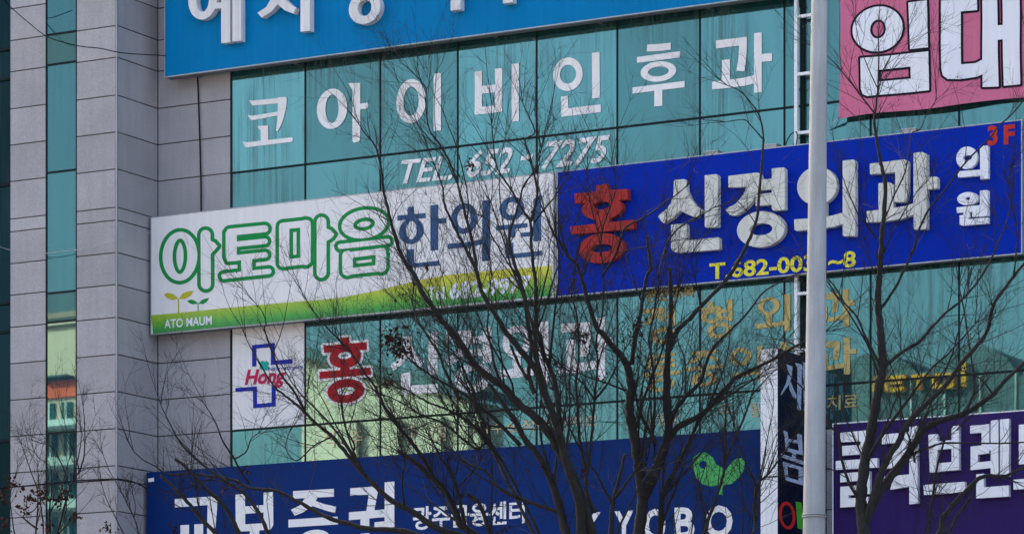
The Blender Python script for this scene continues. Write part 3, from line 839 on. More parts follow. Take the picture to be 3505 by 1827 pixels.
# second row of window lettering
hong = [P_((1303, 268), (1385, 262), (1390, 335), (1308, 340)), P_((1138, 343), (1553, 307), (1555, 380), (1145, 412)), P_((1300, 535), (1390, 525), (1390, 585), (1300, 590)), P_((1100, 592), (1590, 552), (1592, 620), (1105, 660))] \
    + ring(1348, 452, 152, 105, 66, 34, -0.08, ic=(1345, 436)) + ring(1353, 775, 177, 115, 90, 38, -0.08)
o = on_glass(C2, hong, wv, lift=0.012, grow=8.5)
on_glass(C2, hong, 'red_vinyl', lift=0.017, name='letter_fill', parent=o)
on_glass(C3, [P_((178, 330), (235, 320), (238, 400), (270, 460), (328, 515), (300, 560), (250, 530), (205, 480), (160, 540), (100, 580), (75, 540), (120, 510), (160, 460), (175, 400)), P_((362, 300), (428, 292), (428, 605), (360, 612)), P_((158, 600), (225, 592), (228, 690), (432, 678), (435, 740), (160, 762))], wv)
on_glass(C3, [P_((495, 300), (690, 275), (690, 350), (650, 430), (590, 500), (510, 545), (485, 505), (560, 450), (610, 380), (615, 350), (495, 368)), P_((685, 330), (775, 320), (775, 372), (685, 380)), P_((670, 425), (775, 415), (775, 468), (660, 475)), P_((765, 262), (828, 255), (828, 520), (765, 525))]
    + ring(690, 635, 140, 108, 72, 50, ic=(693, 632)), wv)
on_glass(C3, ring(1015, 365, 105, 120, 55, 70) + [P_((985, 470), (1045, 462), (1045, 590), (985, 595)), P_((890, 578), (1040, 565), (1185, 545), (1185, 605), (1040, 630), (890, 640)), P_((1178, 222), (1250, 215), (1250, 680), (1178, 690))], wv, lift=0.014)
on_glass(C3, [P_((1345, 235), (1560, 218), (1565, 300), (1555, 400), (1540, 475), (1478, 478), (1492, 380), (1495, 285), (1345, 300)), P_((1385, 350), (1450, 345), (1450, 540), (1385, 548)), P_((1315, 540), (1460, 525), (1610, 505), (1610, 565), (1460, 595), (1318, 603)), P_((1605, 190), (1672, 180), (1672, 645), (1605, 650)), P_((1665, 335), (1732, 330), (1732, 385), (1665, 390))], wv)
gd = 'gold'
on_glass(C4, [P_((498, 262), (668, 245), (668, 290), (615, 312), (560, 370), (515, 400), (488, 375), (540, 335), (575, 297), (498, 302)), P_((598, 325), (635, 305), (670, 350), (660, 376)), P_((665, 300), (720, 295), (720, 335), (665, 340)), P_((712, 235), (760, 228), (760, 405), (712, 410))] + ring(660, 482, 102, 70, 55, 32), gd)
on_glass(C4, [P_((1030, 205), (1080, 200), (1080, 255), (1030, 260)), P_((975, 252), (1140, 235), (1140, 275), (975, 292)), P_((1135, 262), (1200, 255), (1200, 290), (1135, 298)), P_((1135, 325), (1200, 318), (1200, 352), (1135, 360)), P_((1190, 185), (1238, 178), (1238, 360), (1190, 365))] + ring(1062, 322, 85, 58, 42, 27) + ring(1130, 440, 105, 68, 55, 32), gd, lift=0.014)
on_glass(C4, ring(1540, 238, 92, 75, 45, 48) + [P_((1515, 305), (1565, 300), (1565, 390), (1515, 395)), P_((1425, 385), (1560, 378), (1680, 358), (1680, 395), (1560, 415), (1430, 425)), P_((1672, 140), (1722, 135), (1722, 440), (1672, 448))], gd, lift=0.014)
on_glass(C5, [P_((425, 118), (578, 110), (578, 150), (565, 255), (525, 255), (535, 160), (425, 165)), P_((450, 215), (490, 213), (490, 300), (450, 302)), P_((395, 300), (500, 295), (615, 270), (615, 305), (500, 328), (395, 335)), P_((605, 88), (648, 84), (652, 360), (607, 362)), P_((645, 172), (693, 168), (695, 205), (645, 210))], gd)
on_glass(C4, [P_((525, 655), (760, 622), (760, 650), (570, 680), (570, 697), (755, 675), (755, 700), (570, 724), (570, 738), (760, 712), (760, 745), (530, 768)), P_((480, 798), (800, 768), (800, 805), (482, 835)), P_((620, 735), (665, 735), (665, 800), (620, 805))] + ring(640, 892, 115, 58, 62, 28), gd)
on_glass(C4, [P_((890, 622), (1100, 595), (1100, 628), (1020, 640), (960, 690), (880, 725), (855, 700), (920, 670), (975, 644), (890, 655)), P_((1000, 655), (1040, 638), (1130, 675), (1115, 705)), P_((832, 750), (1155, 720), (1155, 755), (835, 785))] + ring(998, 848, 112, 62, 58, 30), gd, lift=0.014)
on_glass(C4, ring(1305, 660, 92, 75, 46, 42) + [P_((1230, 800), (1450, 770), (1450, 805), (1235, 835)), P_((1445, 575), (1490, 565), (1490, 860), (1445, 865))], gd)
on_glass(C4, [P_((1640, 540), (1690, 535), (1690, 585), (1640, 590)), P_((1580, 590), (1745, 570), (1745, 605), (1580, 625)), P_((1770, 540), (1815, 535), (1815, 690), (1770, 695)), P_((1810, 600), (1850, 595), (1850, 630), (1810, 635))] + ring(1660, 660, 70, 50, 35, 25), gd, lift=0.014)
on_glass(C5, [P_((425, 472), (585, 470), (588, 510), (572, 610), (530, 612), (545, 515), (425, 520)), P_((395, 665), (500, 650), (620, 630), (620, 665), (500, 685), (395, 700)), P_((612, 445), (658, 440), (660, 715), (615, 717)), P_((655, 530), (705, 526), (706, 563), (655, 566)), P_((455, 570), (495, 568), (495, 660), (455, 663))], gd)
HR = (-0.09, 0.84)
glass_text('전문과목', (2209, 1036), (2377, 1016), (0, -40), gd, 0.02, HR, lift=0.014)
glass_text('비수술적통증치료', (1630, 1488), (2045, 1458), (0, -40), 'pale_gold', 0.0, HR, lift=0.014)
for ch, x, y in (('척', 205, 782), ('추', 385, 772), ('관', 745, 752), ('절', 935, 735)):
    glass_text(ch, (x, y), (x + 75, y - 5), (0, -62), 'pale_gold', -0.008, HR, T2)
for ch, x, y, wd in (('시', 440, 1225, 95), ('술', 600, 1232, 190), ('두', 1130, 1172, 110), ('통', 1380, 1168, 95)):
    glass_text(ch, (x, y), (x + wd, y - 8), (0, -50), 'pale_gold', 0.0, HR, C4)
glass_text('치료', (490, 985), (722, 968), (0, -52), gd, 0.01, HR, C5)

# --- pink letting banner
D = 0.17
org = hit_y(2867, 406, D)
o, off = facade_thing('banner', 'pink cloth banner with two big white black edged letters at upper right', 'banner', tuple(org))
# cloth: a gently billowing grid
ex = [(2866, -60), (2869, 0), (2873, 106), (2876, 200), (2875, 295), (2871, 370), (2867, 406)]
nx, nz = 44, 26
botl = lambda x: 406 + (x - 2867) * (351 - 406) / (3505 - 2867)
uR = hit_y(3760, 300, D).x
V, Fc = [], []
def cloth_y(u, z):
    return 0.02 * math.sin(u * 2.3 + 0.4) + 0.012 * math.sin(u * 5.1 + z * 2.0) + 0.008 * math.sin(z * 6.0 + u)
zB, zU = org.z, org.z + 2.25
for j in range(nz + 1):
    z = zB + (zU - zB) * j / nz
    f = j / nz
    uL = org.x + 0.035 * math.sin(math.pi * min(1, f * 1.0)) * 1.2
    for i in range(nx + 1):
        u = uL + (uR - uL) * i / nx
        sag = 0.012 * math.sin((u - org.x) * 3.4) * (1 - f)
        V.append((u, -D + cloth_y(u, z), z + sag))
for j in range(nz):
    for i in range(nx):
        a = j * (nx + 1) + i
        Fc.append((a, a + 1, a + nx + 2, a + nx + 1))
n0 = len(V)
V += [(v[0], v[1] + 0.004, v[2]) for v in V]
Fc += [tuple(n0 + i for i in reversed(f)) for f in Fc]
mesh_obj('cloth', V, Fc, M['pink'], o, True, off)
def ban(polys, mat, lift, grow=0.0, name='letter', parent=None):
    def h(x, y):
        p = hit_y(x, y, D)
        return Vector((p.x, -D + cloth_y(p.x, p.z) - lift, p.z))
    # subdivide by adding a light grid of points so the print follows the cloth
    return solid(name, polys, A5, h, (0, 0.002, 0), M[mat], parent or o, off, (), grow, 16.0)
im = ring(867, 217, 188, 168, 59, 71, -0.05) + [P_((1098, 25), (1235, 8), (1248, 358), (1112, 370)), P_((738, 433), (873, 422), (873, 705), (790, 715), (755, 700), (740, 660)), P_((1112, 400), (1250, 388), (1250, 672), (1112, 686)), P_((860, 424), (1125, 399), (1125, 496), (860, 521)), P_((860, 608), (1125, 584), (1125, 685), (860, 707))]
dae = [P_((1338, 8), (1600, -12), (1600, 75), (1338, 100)), P_((1338, 8), (1478, 0), (1487, 480), (1487, 590), (1390, 590), (1355, 565), (1345, 520)), P_((1480, 482), (1590, 470), (1650, 438), (1650, 545), (1600, 570), (1480, 590)), P_((1640, -20), (1750, -28), (1757, 640), (1640, 645)), P_((1790, -30), (1915, -40), (1920, 625), (1795, 635)), P_((1745, 190), (1805, 185), (1805, 292), (1745, 298))]
for gl in (im, dae):
    q = ban(gl, 'black_ink', 0.005, 7.8)
    ban(gl, 'bright_white', 0.009, 0.0, 'letter_fill', q)
a, b = hit_y(2867, 406, D), hit_y(2832, 440, 0.05)
V, Fc = [], []
for p in (a, b):
    for dx, dz in ((0.03, 0.03), (-0.03, -0.03)):
        V += [(p.x + dx * (1 if p is a else 0.3), p.y, p.z + dz * (1 if p is a else 0.3)), (p.x + dx * (1 if p is a else 0.3), p.y + 0.006, p.z + dz * (1 if p is a else 0.3))]
mesh_obj('corner_tie', V, [(0, 2, 6, 4), (5, 7, 3, 1), (0, 4, 5, 1), (2, 3, 7, 6), (0, 1, 3, 2), (4, 6, 7, 5)], M['white_cord'], o, False, off)

# --- projecting blade sign
DB = 1.25
pw = hit_y(2603, 1190, DB); pn = hit_y(2662, 1191, DB)
u0, u1, zt = pw.x, pn.x, pn.z
o, off = facade_thing('projecting_sign', 'tall navy blade sign with white edge standing out behind the lamp pole', 'sign', (u0, -DB, 4.2))
box('casing', u0 + 0.004, u1 - 0.006, -DB + 0.012, -0.22, 4.2, zt - 0.004, M['under'], o, off)
for i in range(3):
    a, b = u0 + (u1 - u0) * i / 3, u0 + (u1 - u0) * (i + 1) / 3
    box('edge_panel', a + 0.002, b - 0.002, -DB, -DB + 0.011, 4.2, zt, M['alu_white'], o, off)
box('side_panel', u1 - 0.006, u1, -DB + 0.002, -0.22, 4.2, zt - 0.002, M['midnight'], o, off)
for z in (zt - 0.5, zt - 2.6, 4.8):
    box('bracket', u0 + 0.08, u0 + 0.14, -0.22, -0.035, z, z + 0.07, M['under'], o, off)
def blade(polys, mat, name='letter', holes=()):
    return solid(name, polys, VZ, lambda x, y: hit_u(x, y, u1 + 0.004), (-0.003, 0, 0), M[mat], o, off, holes)
blade([P_((283, 190), (322, 205), (320, 260), (303, 320), (245, 402), (246, 388), (280, 320), (295, 250)), P_((300, 318), (312, 310), (326, 350), (351, 405), (345, 427), (325, 410), (303, 360)), P_((340, 180), (385, 192), (388, 205), (380, 500), (366, 503), (355, 492), (357, 215)), P_((393, 175), (430, 188), (432, 200), (425, 525), (402, 520)), P_((380, 330), (405, 336), (405, 362), (380, 355))], 'pale_blue')
blade([P_((258, 636), (290, 650), (299, 775), (276, 768), (270, 680)), P_((352, 658), (386, 668), (393, 802), (370, 797)), P_((285, 692), (388, 712), (388, 733), (285, 714)), P_((276, 752), (392, 784), (392, 806), (276, 778)), P_((320, 780), (345, 787), (345, 838), (320, 830)), P_((245, 795), (420, 855), (420, 880), (250, 820)),
    P_((258, 850), (285, 858), (297, 980), (275, 972)), P_((258, 850), (394, 890), (394, 910), (258, 874)), P_((365, 882), (394, 890), (394, 1008), (365, 1000)), P_((275, 952), (394, 986), (392, 1010), (284, 978))], 'pale_blue')
blade(ring(287, 1215, 56, 93, 37, 72, 0.25), 'deep_red')
blade([P_((345, 1120), (383, 1128), (392, 1180), (420, 1195), (420, 1230), (392, 1225), (388, 1312), (358, 1300))], 'leaf_green')
# ------------------------------------------------------------------ ladder frame on the facade
dl = 0.16
z_lo, z_hi = hit_y(2720, 1300, dl).z, hit_y(2720, -120, dl).z
ul0, ul1 = hit_y(2718, 500, dl).x, hit_y(2728, 500, dl).x
ur0 = hit_y(2784, 500, dl).x
o, off = facade_thing('steel_ladder', 'grey steel ladder frame fixed to the glass left of the lamp pole', 'ladder', (ul0, -dl, z_lo))
for a in (ul0, ur0):
    box('rail', a, a + (ul1 - ul0), -dl, -dl + 0.05, z_lo, z_hi, M['alu_white'], o, off)
for py in (-145, 55, 252, 453, 650, 850, 1003, 1197):
    p = hit_y(2740, py, dl)
    bevel_box('rung', ul1, ur0, -dl + 0.003, -dl + 0.045, p.z - 0.025, p.z + 0.018, 0.004, M['alu_white'], o, off)
for z in (z_lo + 0.3, (z_lo + z_hi) / 2, z_hi - 0.3):
    box('wall_stay', ul0 + 0.01, ul0 + 0.035, -dl + 0.05, -0.011, z, z + 0.03, M['alu_white'], o, off)
# dark duct behind the ladder, a plain narrow box on the glass
d2 = 0.05
ud0, ud1 = hit_y(2738, 500, d2).x, hit_y(2751, 500, d2).x
o, off = facade_thing('dark_bar', 'dark narrow vertical duct on the glass behind the ladder', 'bar', (ud0, -d2, z_lo))
box('bar', ud0, ud1, -d2, -0.012, z_lo, z_hi, M['alu_dark'], o, off)
for i in range(5):
    z = z_lo + (z_hi - z_lo) * (i + 0.5) / 5
    box('clip', ud0 - 0.01, ud1 + 0.01, -d2 - 0.006, -0.03, z, z + 0.03, M['alu_dark'], o, off)

# ------------------------------------------------------------------ cables
def tube(pts, rad, n=6, V=None, Fc=None, cap=True):
    V = [] if V is None else V
    Fc = [] if Fc is None else Fc
    pts = [Vector(p) for p in pts]
    m = len(pts)
    rads = rad if hasattr(rad, '__len__') else [rad] * m
    base = len(V)
    prev = None
    for i, p in enumerate(pts):
        t = (pts[min(i + 1, m - 1)] - pts[max(i - 1, 0)])
        t = t.normalized() if t.length > 1e-9 else Vector((0, 0, 1))
        if prev is None:
            a = Vector((1, 0, 0)) if abs(t.x) < 0.8 else Vector((0, 1, 0))
            s1 = t.cross(a).normalized()
        else:
            s1 = (prev - t * prev.dot(t)).normalized()
        prev = s1
        s2 = t.cross(s1)
        for k in range(n):
            an = 2 * math.pi * k / n
            V.append(p + (s1 * math.cos(an) + s2 * math.sin(an)) * rads[i])
    for i in range(m - 1):
        for k in range(n):
            a = base + i * n + k
            b = base + i * n + (k + 1) % n
            Fc.append((a, b, b + n, a + n))
    if cap:
        Fc.append(tuple(base + k for k in reversed(range(n))))
        Fc.append(tuple(base + (m - 1) * n + k for k in range(n)))
    return V, Fc

def smooth_path(pts, sub=5):
    out = []
    P = [Vector(p) for p in pts]
    for i in range(len(P) - 1):
        p0, p1, p2, p3 = P[max(i - 1, 0)], P[i], P[i + 1], P[min(i + 2, len(P) - 1)]
        for s in range(sub):
            t = s / sub
            out.append(0.5 * ((2 * p1) + (p2 - p0) * t + (2 * p0 - 5 * p1 + 4 * p2 - p3) * t * t + (3 * p1 - p0 - 3 * p2 + p3) * t ** 3))
    out.append(P[-1])
    return out

def cable(name, label, zm, pts, ds, r, mat):
    P = []
    for i, p in enumerate(pts):
        q = zm(p)
        d = ds[0] + (ds[1] - ds[0]) * i / (len(pts) - 1) if len(ds) == 2 else ds[i]
        P.append(hit_y(q[0], q[1], d))
    P = smooth_path(P)
    V, Fc = tube(P, r)
    o = mesh_obj(name, [v - P[0] for v in V], Fc, M[mat], None, True)
    o.location = to_world(P[0])
    o.rotation_euler = (0, 0, TH)
    o['label'] = label
    o['category'] = 'cable'
    return o
cable('cable', 'black cable sagging across the top of the stone pillar to the sky blue sign', A1, [(-120, -160), (30, 0), (80, 55), (200, 160), (340, 268), (480, 318), (620, 348), (740, 360), (870, 388), (1000, 402), (1230, 414)], (2.2, 1.7, 1.5, 1.4, 1.3, 1.25, 1.22, 1.2, 1.18, 0.9, 0.36), 0.0075, 'black_cable')
cable('cable', 'thin grey cable drooping across the pillar to the white and green sign', B1, [(-150, 480), (0, 530), (75, 552), (200, 572), (345, 578), (450, 565), (560, 552), (740, 520), (860, 478), (1000, 447), (1118, 424)], (2.0, 1.6, 1.4, 1.3, 1.25, 1.22, 1.2, 1.18, 1.16, 0.8, 0.3), 0.0055, 'steel_paint')
cable('cable', 'thick black cable slung low round the stone pillar to the navy sign', C1, [(-40, 1010), (80, 995), (210, 984), (340, 970), (560, 948), (740, 938), (870, 935), (950, 945), (1020, 968), (1085, 1002)], (1.5, 1.2, 1.14, 1.13, 1.13, 1.12, 1.13, 0.95, 0.7, 0.42), 0.011, 'black_cable')
cable('cable', 'black cable hanging straight down the stone wall between the two left signs', A1, [(1464, 520), (1467, 600), (1474, 800), (1481, 1000), (1486, 1200), (1490, 1343), (1491, 1560), (1491, 1620)], (0.03, 0.03), 0.012, 'black_cable')
cable('cable', 'faint pale string hanging on the stone below the green band', T7, [(575, 10), (600, 70), (640, 180), (665, 290), (682, 420), (680, 600)], (0.06, 0.02), 0.003, 'white_cord')
cable('cable', 'short black cable looping off the ladder foot above the royal blue sign', A4, [(1490, 1085), (1505, 1040), (1530, 1000), (1558, 980), (1575, 985), (1578, 1020), (1572, 1075)], (0.1, 0.2), 0.008, 'black_cable')

# ------------------------------------------------------------------ lamp pole
DP = 32.0
def pole_x(py):
    f = py / 1827.0
    return (2778 + (2749 - 2778) * f, 2831 + (2822.5 - 2831) * f)
pts, rad = [], []
for py in [3716, 3300, 2800, 2300, 1827, 1400, 1000, 500, 0, -400, -700]:
    f = py / 1827.0
    l, r = pole_x(py)
    p = at((l + r) / 2, min(py, YH + EYE * F / DP), DP)
    pts.append(p); rad.append(max(0.05, (r - l) / 2 / F * DP / 0.962))
root = Vector((pts[0].x, DP, 0))
o = thing('lamp_pole', 'pale grey tapered octagonal steel lamp pole rising past all the signs', 'lamp pole', root)
V, Fc = tube([p - root for p in pts], rad, 8)
sh = mesh_obj('shaft', V, Fc, M['pole'], o, True)
l, r = pole_x(1768)
c = at((l + r) / 2, 1768, DP) - root
rr = (r - l) / 2 / F * DP / 0.93 + 0.004
V, Fc = [], []
for dz in (0.0, 0.018):
    tube([c + Vector((0, 0, dz)) + Vector((math.cos(2 * math.pi * i / 24) * rr, math.sin(2 * math.pi * i / 24) * rr, 0)) for i in range(25)], 0.006, 6, V, Fc, False)
mesh_obj('wire_band', V, Fc, M['alu'], o, True)
box('base_plate', -0.22, 0.22, -0.22, 0.22, 0.0, 0.03, M['pole'], o)
# ------------------------------------------------------------------ bare trees
class Tree:
    def __init__(s, name, label, depth, base_px, fork_px, trunk_w, cat='tree', seed=1):
        s.depth = depth
        s.rnd = random.Random(seed)
        b = at(base_px[0], 3100, depth)
        s.base = Vector((b.x, depth, 0))
        s.o = thing(name, label, cat, s.base)
        s.limbs = []          # (photo pts, depths)
        f = at(fork_px[0], fork_px[1], depth)
        s.fork = f
        s.fork_px = fork_px
        pts = smooth_path([s.base, s.base.lerp(f, 0.4) + Vector((0.04, 0.02, 0)), s.base.lerp(f, 0.75) + Vector((-0.03, 0, 0)), f], 4)
        rr = [trunk_w * (1.25 - 0.4 * i / (len(pts) - 1)) for i in range(len(pts))]
        rr[0] *= 1.35
        V, Fc = tube([p - s.base for p in pts], rr, 10)
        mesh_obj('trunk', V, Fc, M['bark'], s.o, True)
        s.tV, s.tF = [], []
        s.lV, s.lF = [], []
        s.paths = []
    def depth_near(s, p):
        best, bd = None, 60.0
        for P, Dp in s.limbs:
            for q, d in zip(P, Dp):
                e = math.hypot(q[0] - p[0], q[1] - p[1])
                if e < bd:
                    bd, best = e, d
        return best
    def limb(s, zm_pts, w0, w1, spread=None, cut=False, twigs=1.0, tip=0.0):
        """zm_pts: list of (zoom, [points]) from root to tip; widths in photo pixels"""
        P = []
        for zm, pts in zm_pts:
            P += [zm(p) for p in pts]
        r = s.rnd
        d0 = s.depth_near(P[0])
        root_to_fork = d0 is None
        if d0 is None:
            d0 = s.depth
        sp = r.uniform(-1.1, 1.1) if spread is None else spread
        if root_to_fork:
            P = [s.fork_px] + P
        L = [0.0]
        for a, b in zip(P, P[1:]):
            L.append(L[-1] + math.hypot(a[0] - b[0], a[1] - b[1]))
        Dp = [d0 + sp * (l / 600.0) if l < 900 else d0 + sp * (1.5 + (l - 900) / 1500) for l in L]
        W3 = [at(p[0], p[1], d) for p, d in zip(P, Dp)]
        # dense list for attaching further limbs
        dense, dd = [], []
        for i in range(len(P) - 1):
            for k in range(6):
                t = k / 6
                dense.append((P[i][0] * (1 - t) + P[i + 1][0] * t, P[i][1] * (1 - t) + P[i + 1][1] * t))
                dd.append(Dp[i] * (1 - t) + Dp[i + 1] * t)
        dense.append(P[-1]); dd.append(Dp[-1])
        s.limbs.append((dense, dd))
        path = smooth_path(W3, 5)
        n = len(path)
        sc = s.depth / F
        rads = []
        for i in range(n):
            f = i / (n - 1)
            wd = w0 + (w1 - w0) * f ** 0.85
            rads.append(wd * 0.57 * sc * (1 + 0.08 * math.sin(i * 1.7 + w0)))
        jit = [p + Vector((r.uniform(-1, 1), r.uniform(-1, 1), r.uniform(-1, 1))) * min(0.004, rads[i] * 0.25) for i, p in enumerate(path)]
        V, Fc = tube([p - s.base for p in jit], rads, 8 if w0 > 12 else 6)
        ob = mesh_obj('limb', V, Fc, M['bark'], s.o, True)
        if cut:
            # sawn end
            t = (path[-1] - path[-2]).normalized()
            V, Fc = tube([path[-1] - s.base, path[-1] + t * 0.006 - s.base], [rads[-1] * 1.02] * 2, 8)
            mesh_obj('cut_end', V, Fc, M['cut'], ob)
        s.paths.append((path, rads, twigs, cut))
    def side_limbs(s, per=2.0, fmax=0.55):
        """second order branches filling the crown between the traced limbs"""
        r = s.rnd
        for path, rads, tw, cut in list(s.paths):
            if rads[0] < 0.016 or tw < 0.5:
                continue
            L = sum((b - a).length for a, b in zip(path, path[1:]))
            for k in range(int(L * per * 0.5)):
                f = r.uniform(0.15, fmax)
                i = int(f * (len(path) - 2))
                t = (path[i + 1] - path[i]).normalized()
                sd = r.choice((-1, 1))
                d = (t * 0.85 + Vector((sd * r.uniform(0.15, 0.6), r.uniform(-0.6, 0.6), 0.35))).normalized()
                rad = min(rads[i] * 0.6, r.uniform(0.009, 0.021))
                q = path[i].copy()
                n = 9
                ln = r.uniform(0.9, 1.9)
                pts, rr = [q.copy()], [rad]
                for m in range(n):
                    d = (d + Vector((r.gauss(0, 0.10), r.gauss(0, 0.10), r.gauss(0, 0.08) + 0.05))).normalized()
                    q = q + d * ln / n
                    pts.append(q.copy())
                    rr.append(rad * (1 - 0.7 * (m + 1) / n))
                V, Fc = tube([x - s.base for x in pts], rr, 6)
                mesh_obj('limb', V, Fc, M['bark'], s.o, True)
                s.paths.append((pts, rr, 0.4, False))
    def twig(s, p, d, length, rad, level):
        r = s.rnd
        n = 5 if level == 0 else 4
        pts = [p]
        step = length / n
        q = p.copy()
        dirs = []
        for i in range(n):
            d = (d + Vector((r.gauss(0, 0.11), r.gauss(0, 0.11), r.gauss(0, 0.10) + 0.035))).normalized()
            q = q + d * step
            pts.append(q.copy())
            dirs.append(d.copy())
        rads = [rad * (1 - 0.72 * i / n) for i in range(n + 1)]
        tube([x - s.base for x in pts], rads, 3, s.tV, s.tF, False)
        if level < 2:
            k = r.randint(3, 6) if level == 0 else r.randint(1, 3)
            for j in range(k):
                i = r.randint(1, n - 1)
                side = dirs[i].cross(Vector((r.gauss(0, 1), r.gauss(0, 1), r.gauss(0, 1)))).normalized()
                nd_ = (dirs[i] * r.uniform(0.6, 1.0) + side * r.uniform(0.45, 0.85)).normalized()
                s.twig(pts[i], nd_, length * r.uniform(0.38, 0.62), max(0.0016, rads[i] * 0.6), level + 1)
    def grow(s, density=1.0, lmin=0.35, lmax=1.1):
        r = s.rnd
        for path, rads, tw, cut in s.paths:
            L = sum((b - a).length for a, b in zip(path, path[1:]))
            n = int(L * 10.5 * density * tw)
            m = len(path)
            for k in range(n):
                f = r.uniform(0.1, 1.0)
                i = min(m - 2, int(f * (m - 1)))
                t = (path[i + 1] - path[i]).normalized()
                side = t.cross(Vector((r.gauss(0, 1), r.gauss(0, 1), r.gauss(0, 1)))).normalized()
                d = (t * r.uniform(0.55, 1.0) + side * r.uniform(0.5, 0.9) + Vector((0, 0, 0.15))).normalized()
                s.twig(path[i].lerp(path[i + 1], r.random()), d, r.uniform(lmin, lmax) * (1.1 - 0.4 * f), min(rads[i] * 0.6, r.uniform(0.003, 0.0066)), 0 if r.random() < 0.75 else 1)
            if not cut:
                t = (path[-1] - path[-2]).normalized()
                for k in range(3):
                    d = (t + Vector((r.gauss(0, 0.3), r.gauss(0, 0.3), r.gauss(0, 0.2) + 0.1))).normalized()
                    s.twig(path[-1], d, r.uniform(lmin, lmax) * 0.9, min(rads[-1] * 0.95, 0.006), 0)
    def leaf(s, p, size):
        r = s.rnd
        a = Vector((r.gauss(0, 1), r.gauss(0, 1), r.gauss(0, 1) - 0.8)).normalized()
        b = a.cross(Vector((r.gauss(0, 1), r.gauss(0, 1), r.gauss(0, 1)))).normalized()
        c = a.cross(b)
        n = len(s.lV)
        q = p - s.base
        w_ = size * r.uniform(0.25, 0.45)
        s.lV += [q, q + a * size * 0.35 + b * w_ + c * w_ * 0.4, q + a * size, q + a * size * 0.4 - b * w_ + c * w_ * 0.4]
        s.lF += [(n, n + 1, n + 2), (n, n + 2, n + 3)]
    def leaves_at(s, px, py, spread_px, count, size=0.045):
        d = s.depth_near((px, py)) or s.depth
        for k in range(count):
            s.leaf(at(px + s.rnd.gauss(0, spread_px), py + s.rnd.gauss(0, spread_px), d + s.rnd.gauss(0, 0.12)), size * s.rnd.uniform(0.6, 1.3))
    def finish(s):
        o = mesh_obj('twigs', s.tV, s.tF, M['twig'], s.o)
        o['kind'] = 'stuff'
        if s.lV:
            o = mesh_obj('withered_leaves', s.lV, s.lF, M['dead_leaf'], s.o)
            o['kind'] = 'stuff'

q = 1 / 1.919
t = Tree('bare_tree', 'big bare many stemmed tree in front of the middle of the facade', 36.0, (2110, 0), (2105, 2380), 0.15, seed=3)
L = t.limb
L([(T2, [(1985, 1520), (1965, 1343), (1905, 1120), (1785, 850), (1740, 770), (1660, 640), (1560, 545), (1480, 480), (1380, 370), (1290, 310), (1200, 230), (1120, 110), (1040, 0)]), (T1, [(985, 1290), (920, 1190), (860, 1110), (800, 980), (740, 900), (690, 780), (665, 690), (630, 560), (600, 430), (590, 320), (570, 220), (540, 130), (480, 60), (440, 0)])], 34, 3, -0.35)
L([(T4, [(720, 1600), (740, 1343), (760, 1200), (765, 1080), (740, 900), (720, 750), (690, 600), (680, 480), (690, 380), (670, 260), (640, 190), (560, 100), (500, 20)]), (T3, [(470, 1343), (430, 1230), (380, 1060), (340, 930), (280, 870), (230, 790), (180, 710), (130, 590)])], 42, 5, 0.25)
L([(T4, [(765, 1110), (830, 980), (880, 850), (920, 740), (940, 600), (930, 450), (930, 250), (940, 80)]), (T3, [(950, 1343), (950, 1100), (945, 945)])], 36, 10, 0.1, True, 0.7)
L([(T2, [(1880, 1560), (1800, 1343), (1740, 1100), (1690, 960), (1620, 830), (1530, 720), (1470, 610), (1400, 510), (1340, 420), (1290, 350)])], 30, 11, 0.5)
L([(T2, [(1960, 1560), (1900, 1343), (1890, 1150), (1830, 960), (1790, 820), (1740, 640), (1700, 520), (1650, 390), (1600, 270), (1520, 160), (1440, 60)]), (T1, [(1390, 1343), (1350, 1270), (1290, 1180), (1240, 1080), (1210, 960), (1160, 850), (1110, 760), (1040, 620), (1000, 520), (990, 420), (960, 330), (930, 250)])], 31, 3, -0.6)
L([(T1, [(1215, 960), (1180, 750), (1130, 560), (1090, 400), (1040, 260), (970, 130), (900, 30)]), (A3, [(340, 760), (345, 660), (300, 600)])], 11, 2.5, 0.2)
L([(T2, [(1780, 790), (1755, 600), (1740, 430), (1700, 270), (1650, 160), (1630, 50)]), (T1, [(1610, 1343), (1600, 1180), (1600, 1050), (1580, 900), (1570, 760), (1565, 640), (1520, 570), (1470, 480), (1420, 400), (1350, 290), (1330, 200), (1320, 100), (1310, 0)])], 18, 3, 0.3)
L([(T1, [(1566, 640), (1600, 520), (1610, 420), (1590, 330), (1560, 200), (1530, 100)]), (A3, [(1150, 980), (1090, 830), (1060, 760)])], 10, 2.5)
L([(T1, [(1590, 640), (1650, 560), (1720, 480), (1760, 410), (1800, 340)])], 7, 3)
L([(T2, [(1660, 380), (1610, 200), (1560, 20)]), (T1, [(1520, 1100), (1470, 940), (1430, 800), (1430, 700), (1470, 580), (1500, 480), (1520, 400), (1590, 300), (1640, 150)])], 15, 3, -0.4)
L([(T2, [(1590, 420), (1555, 300), (1560, 200), (1580, 95)])], 14, 10, 0.1, True, 0.4)
L([(T2, [(1545, 330), (1480, 210), (1435, 110)])], 11, 8, 0.1, True, 0.4)
L([(T2, [(1680, 620), (1700, 530), (1740, 450), (1735, 410), (1690, 380)])], 9, 6, 0.2, True, 0.3)
L([(T2, [(1700, 1500), (1350, 1420), (1130, 1300), (1080, 1220), (1040, 1120), (980, 1040), (900, 960), (820, 880), (695, 795)])], 30, 13, 0.5, True, 0.7)
L([(T2, [(1060, 1160), (1000, 1050), (930, 970), (890, 900), (830, 800), (770, 720), (700, 640), (620, 540), (580, 450), (540, 370), (480, 290), (420, 200), (360, 120), (290, 50)]), (T1, [(240, 1343), (160, 1250), (100, 1160), (60, 1090)])], 15, 2.5, -0.3)
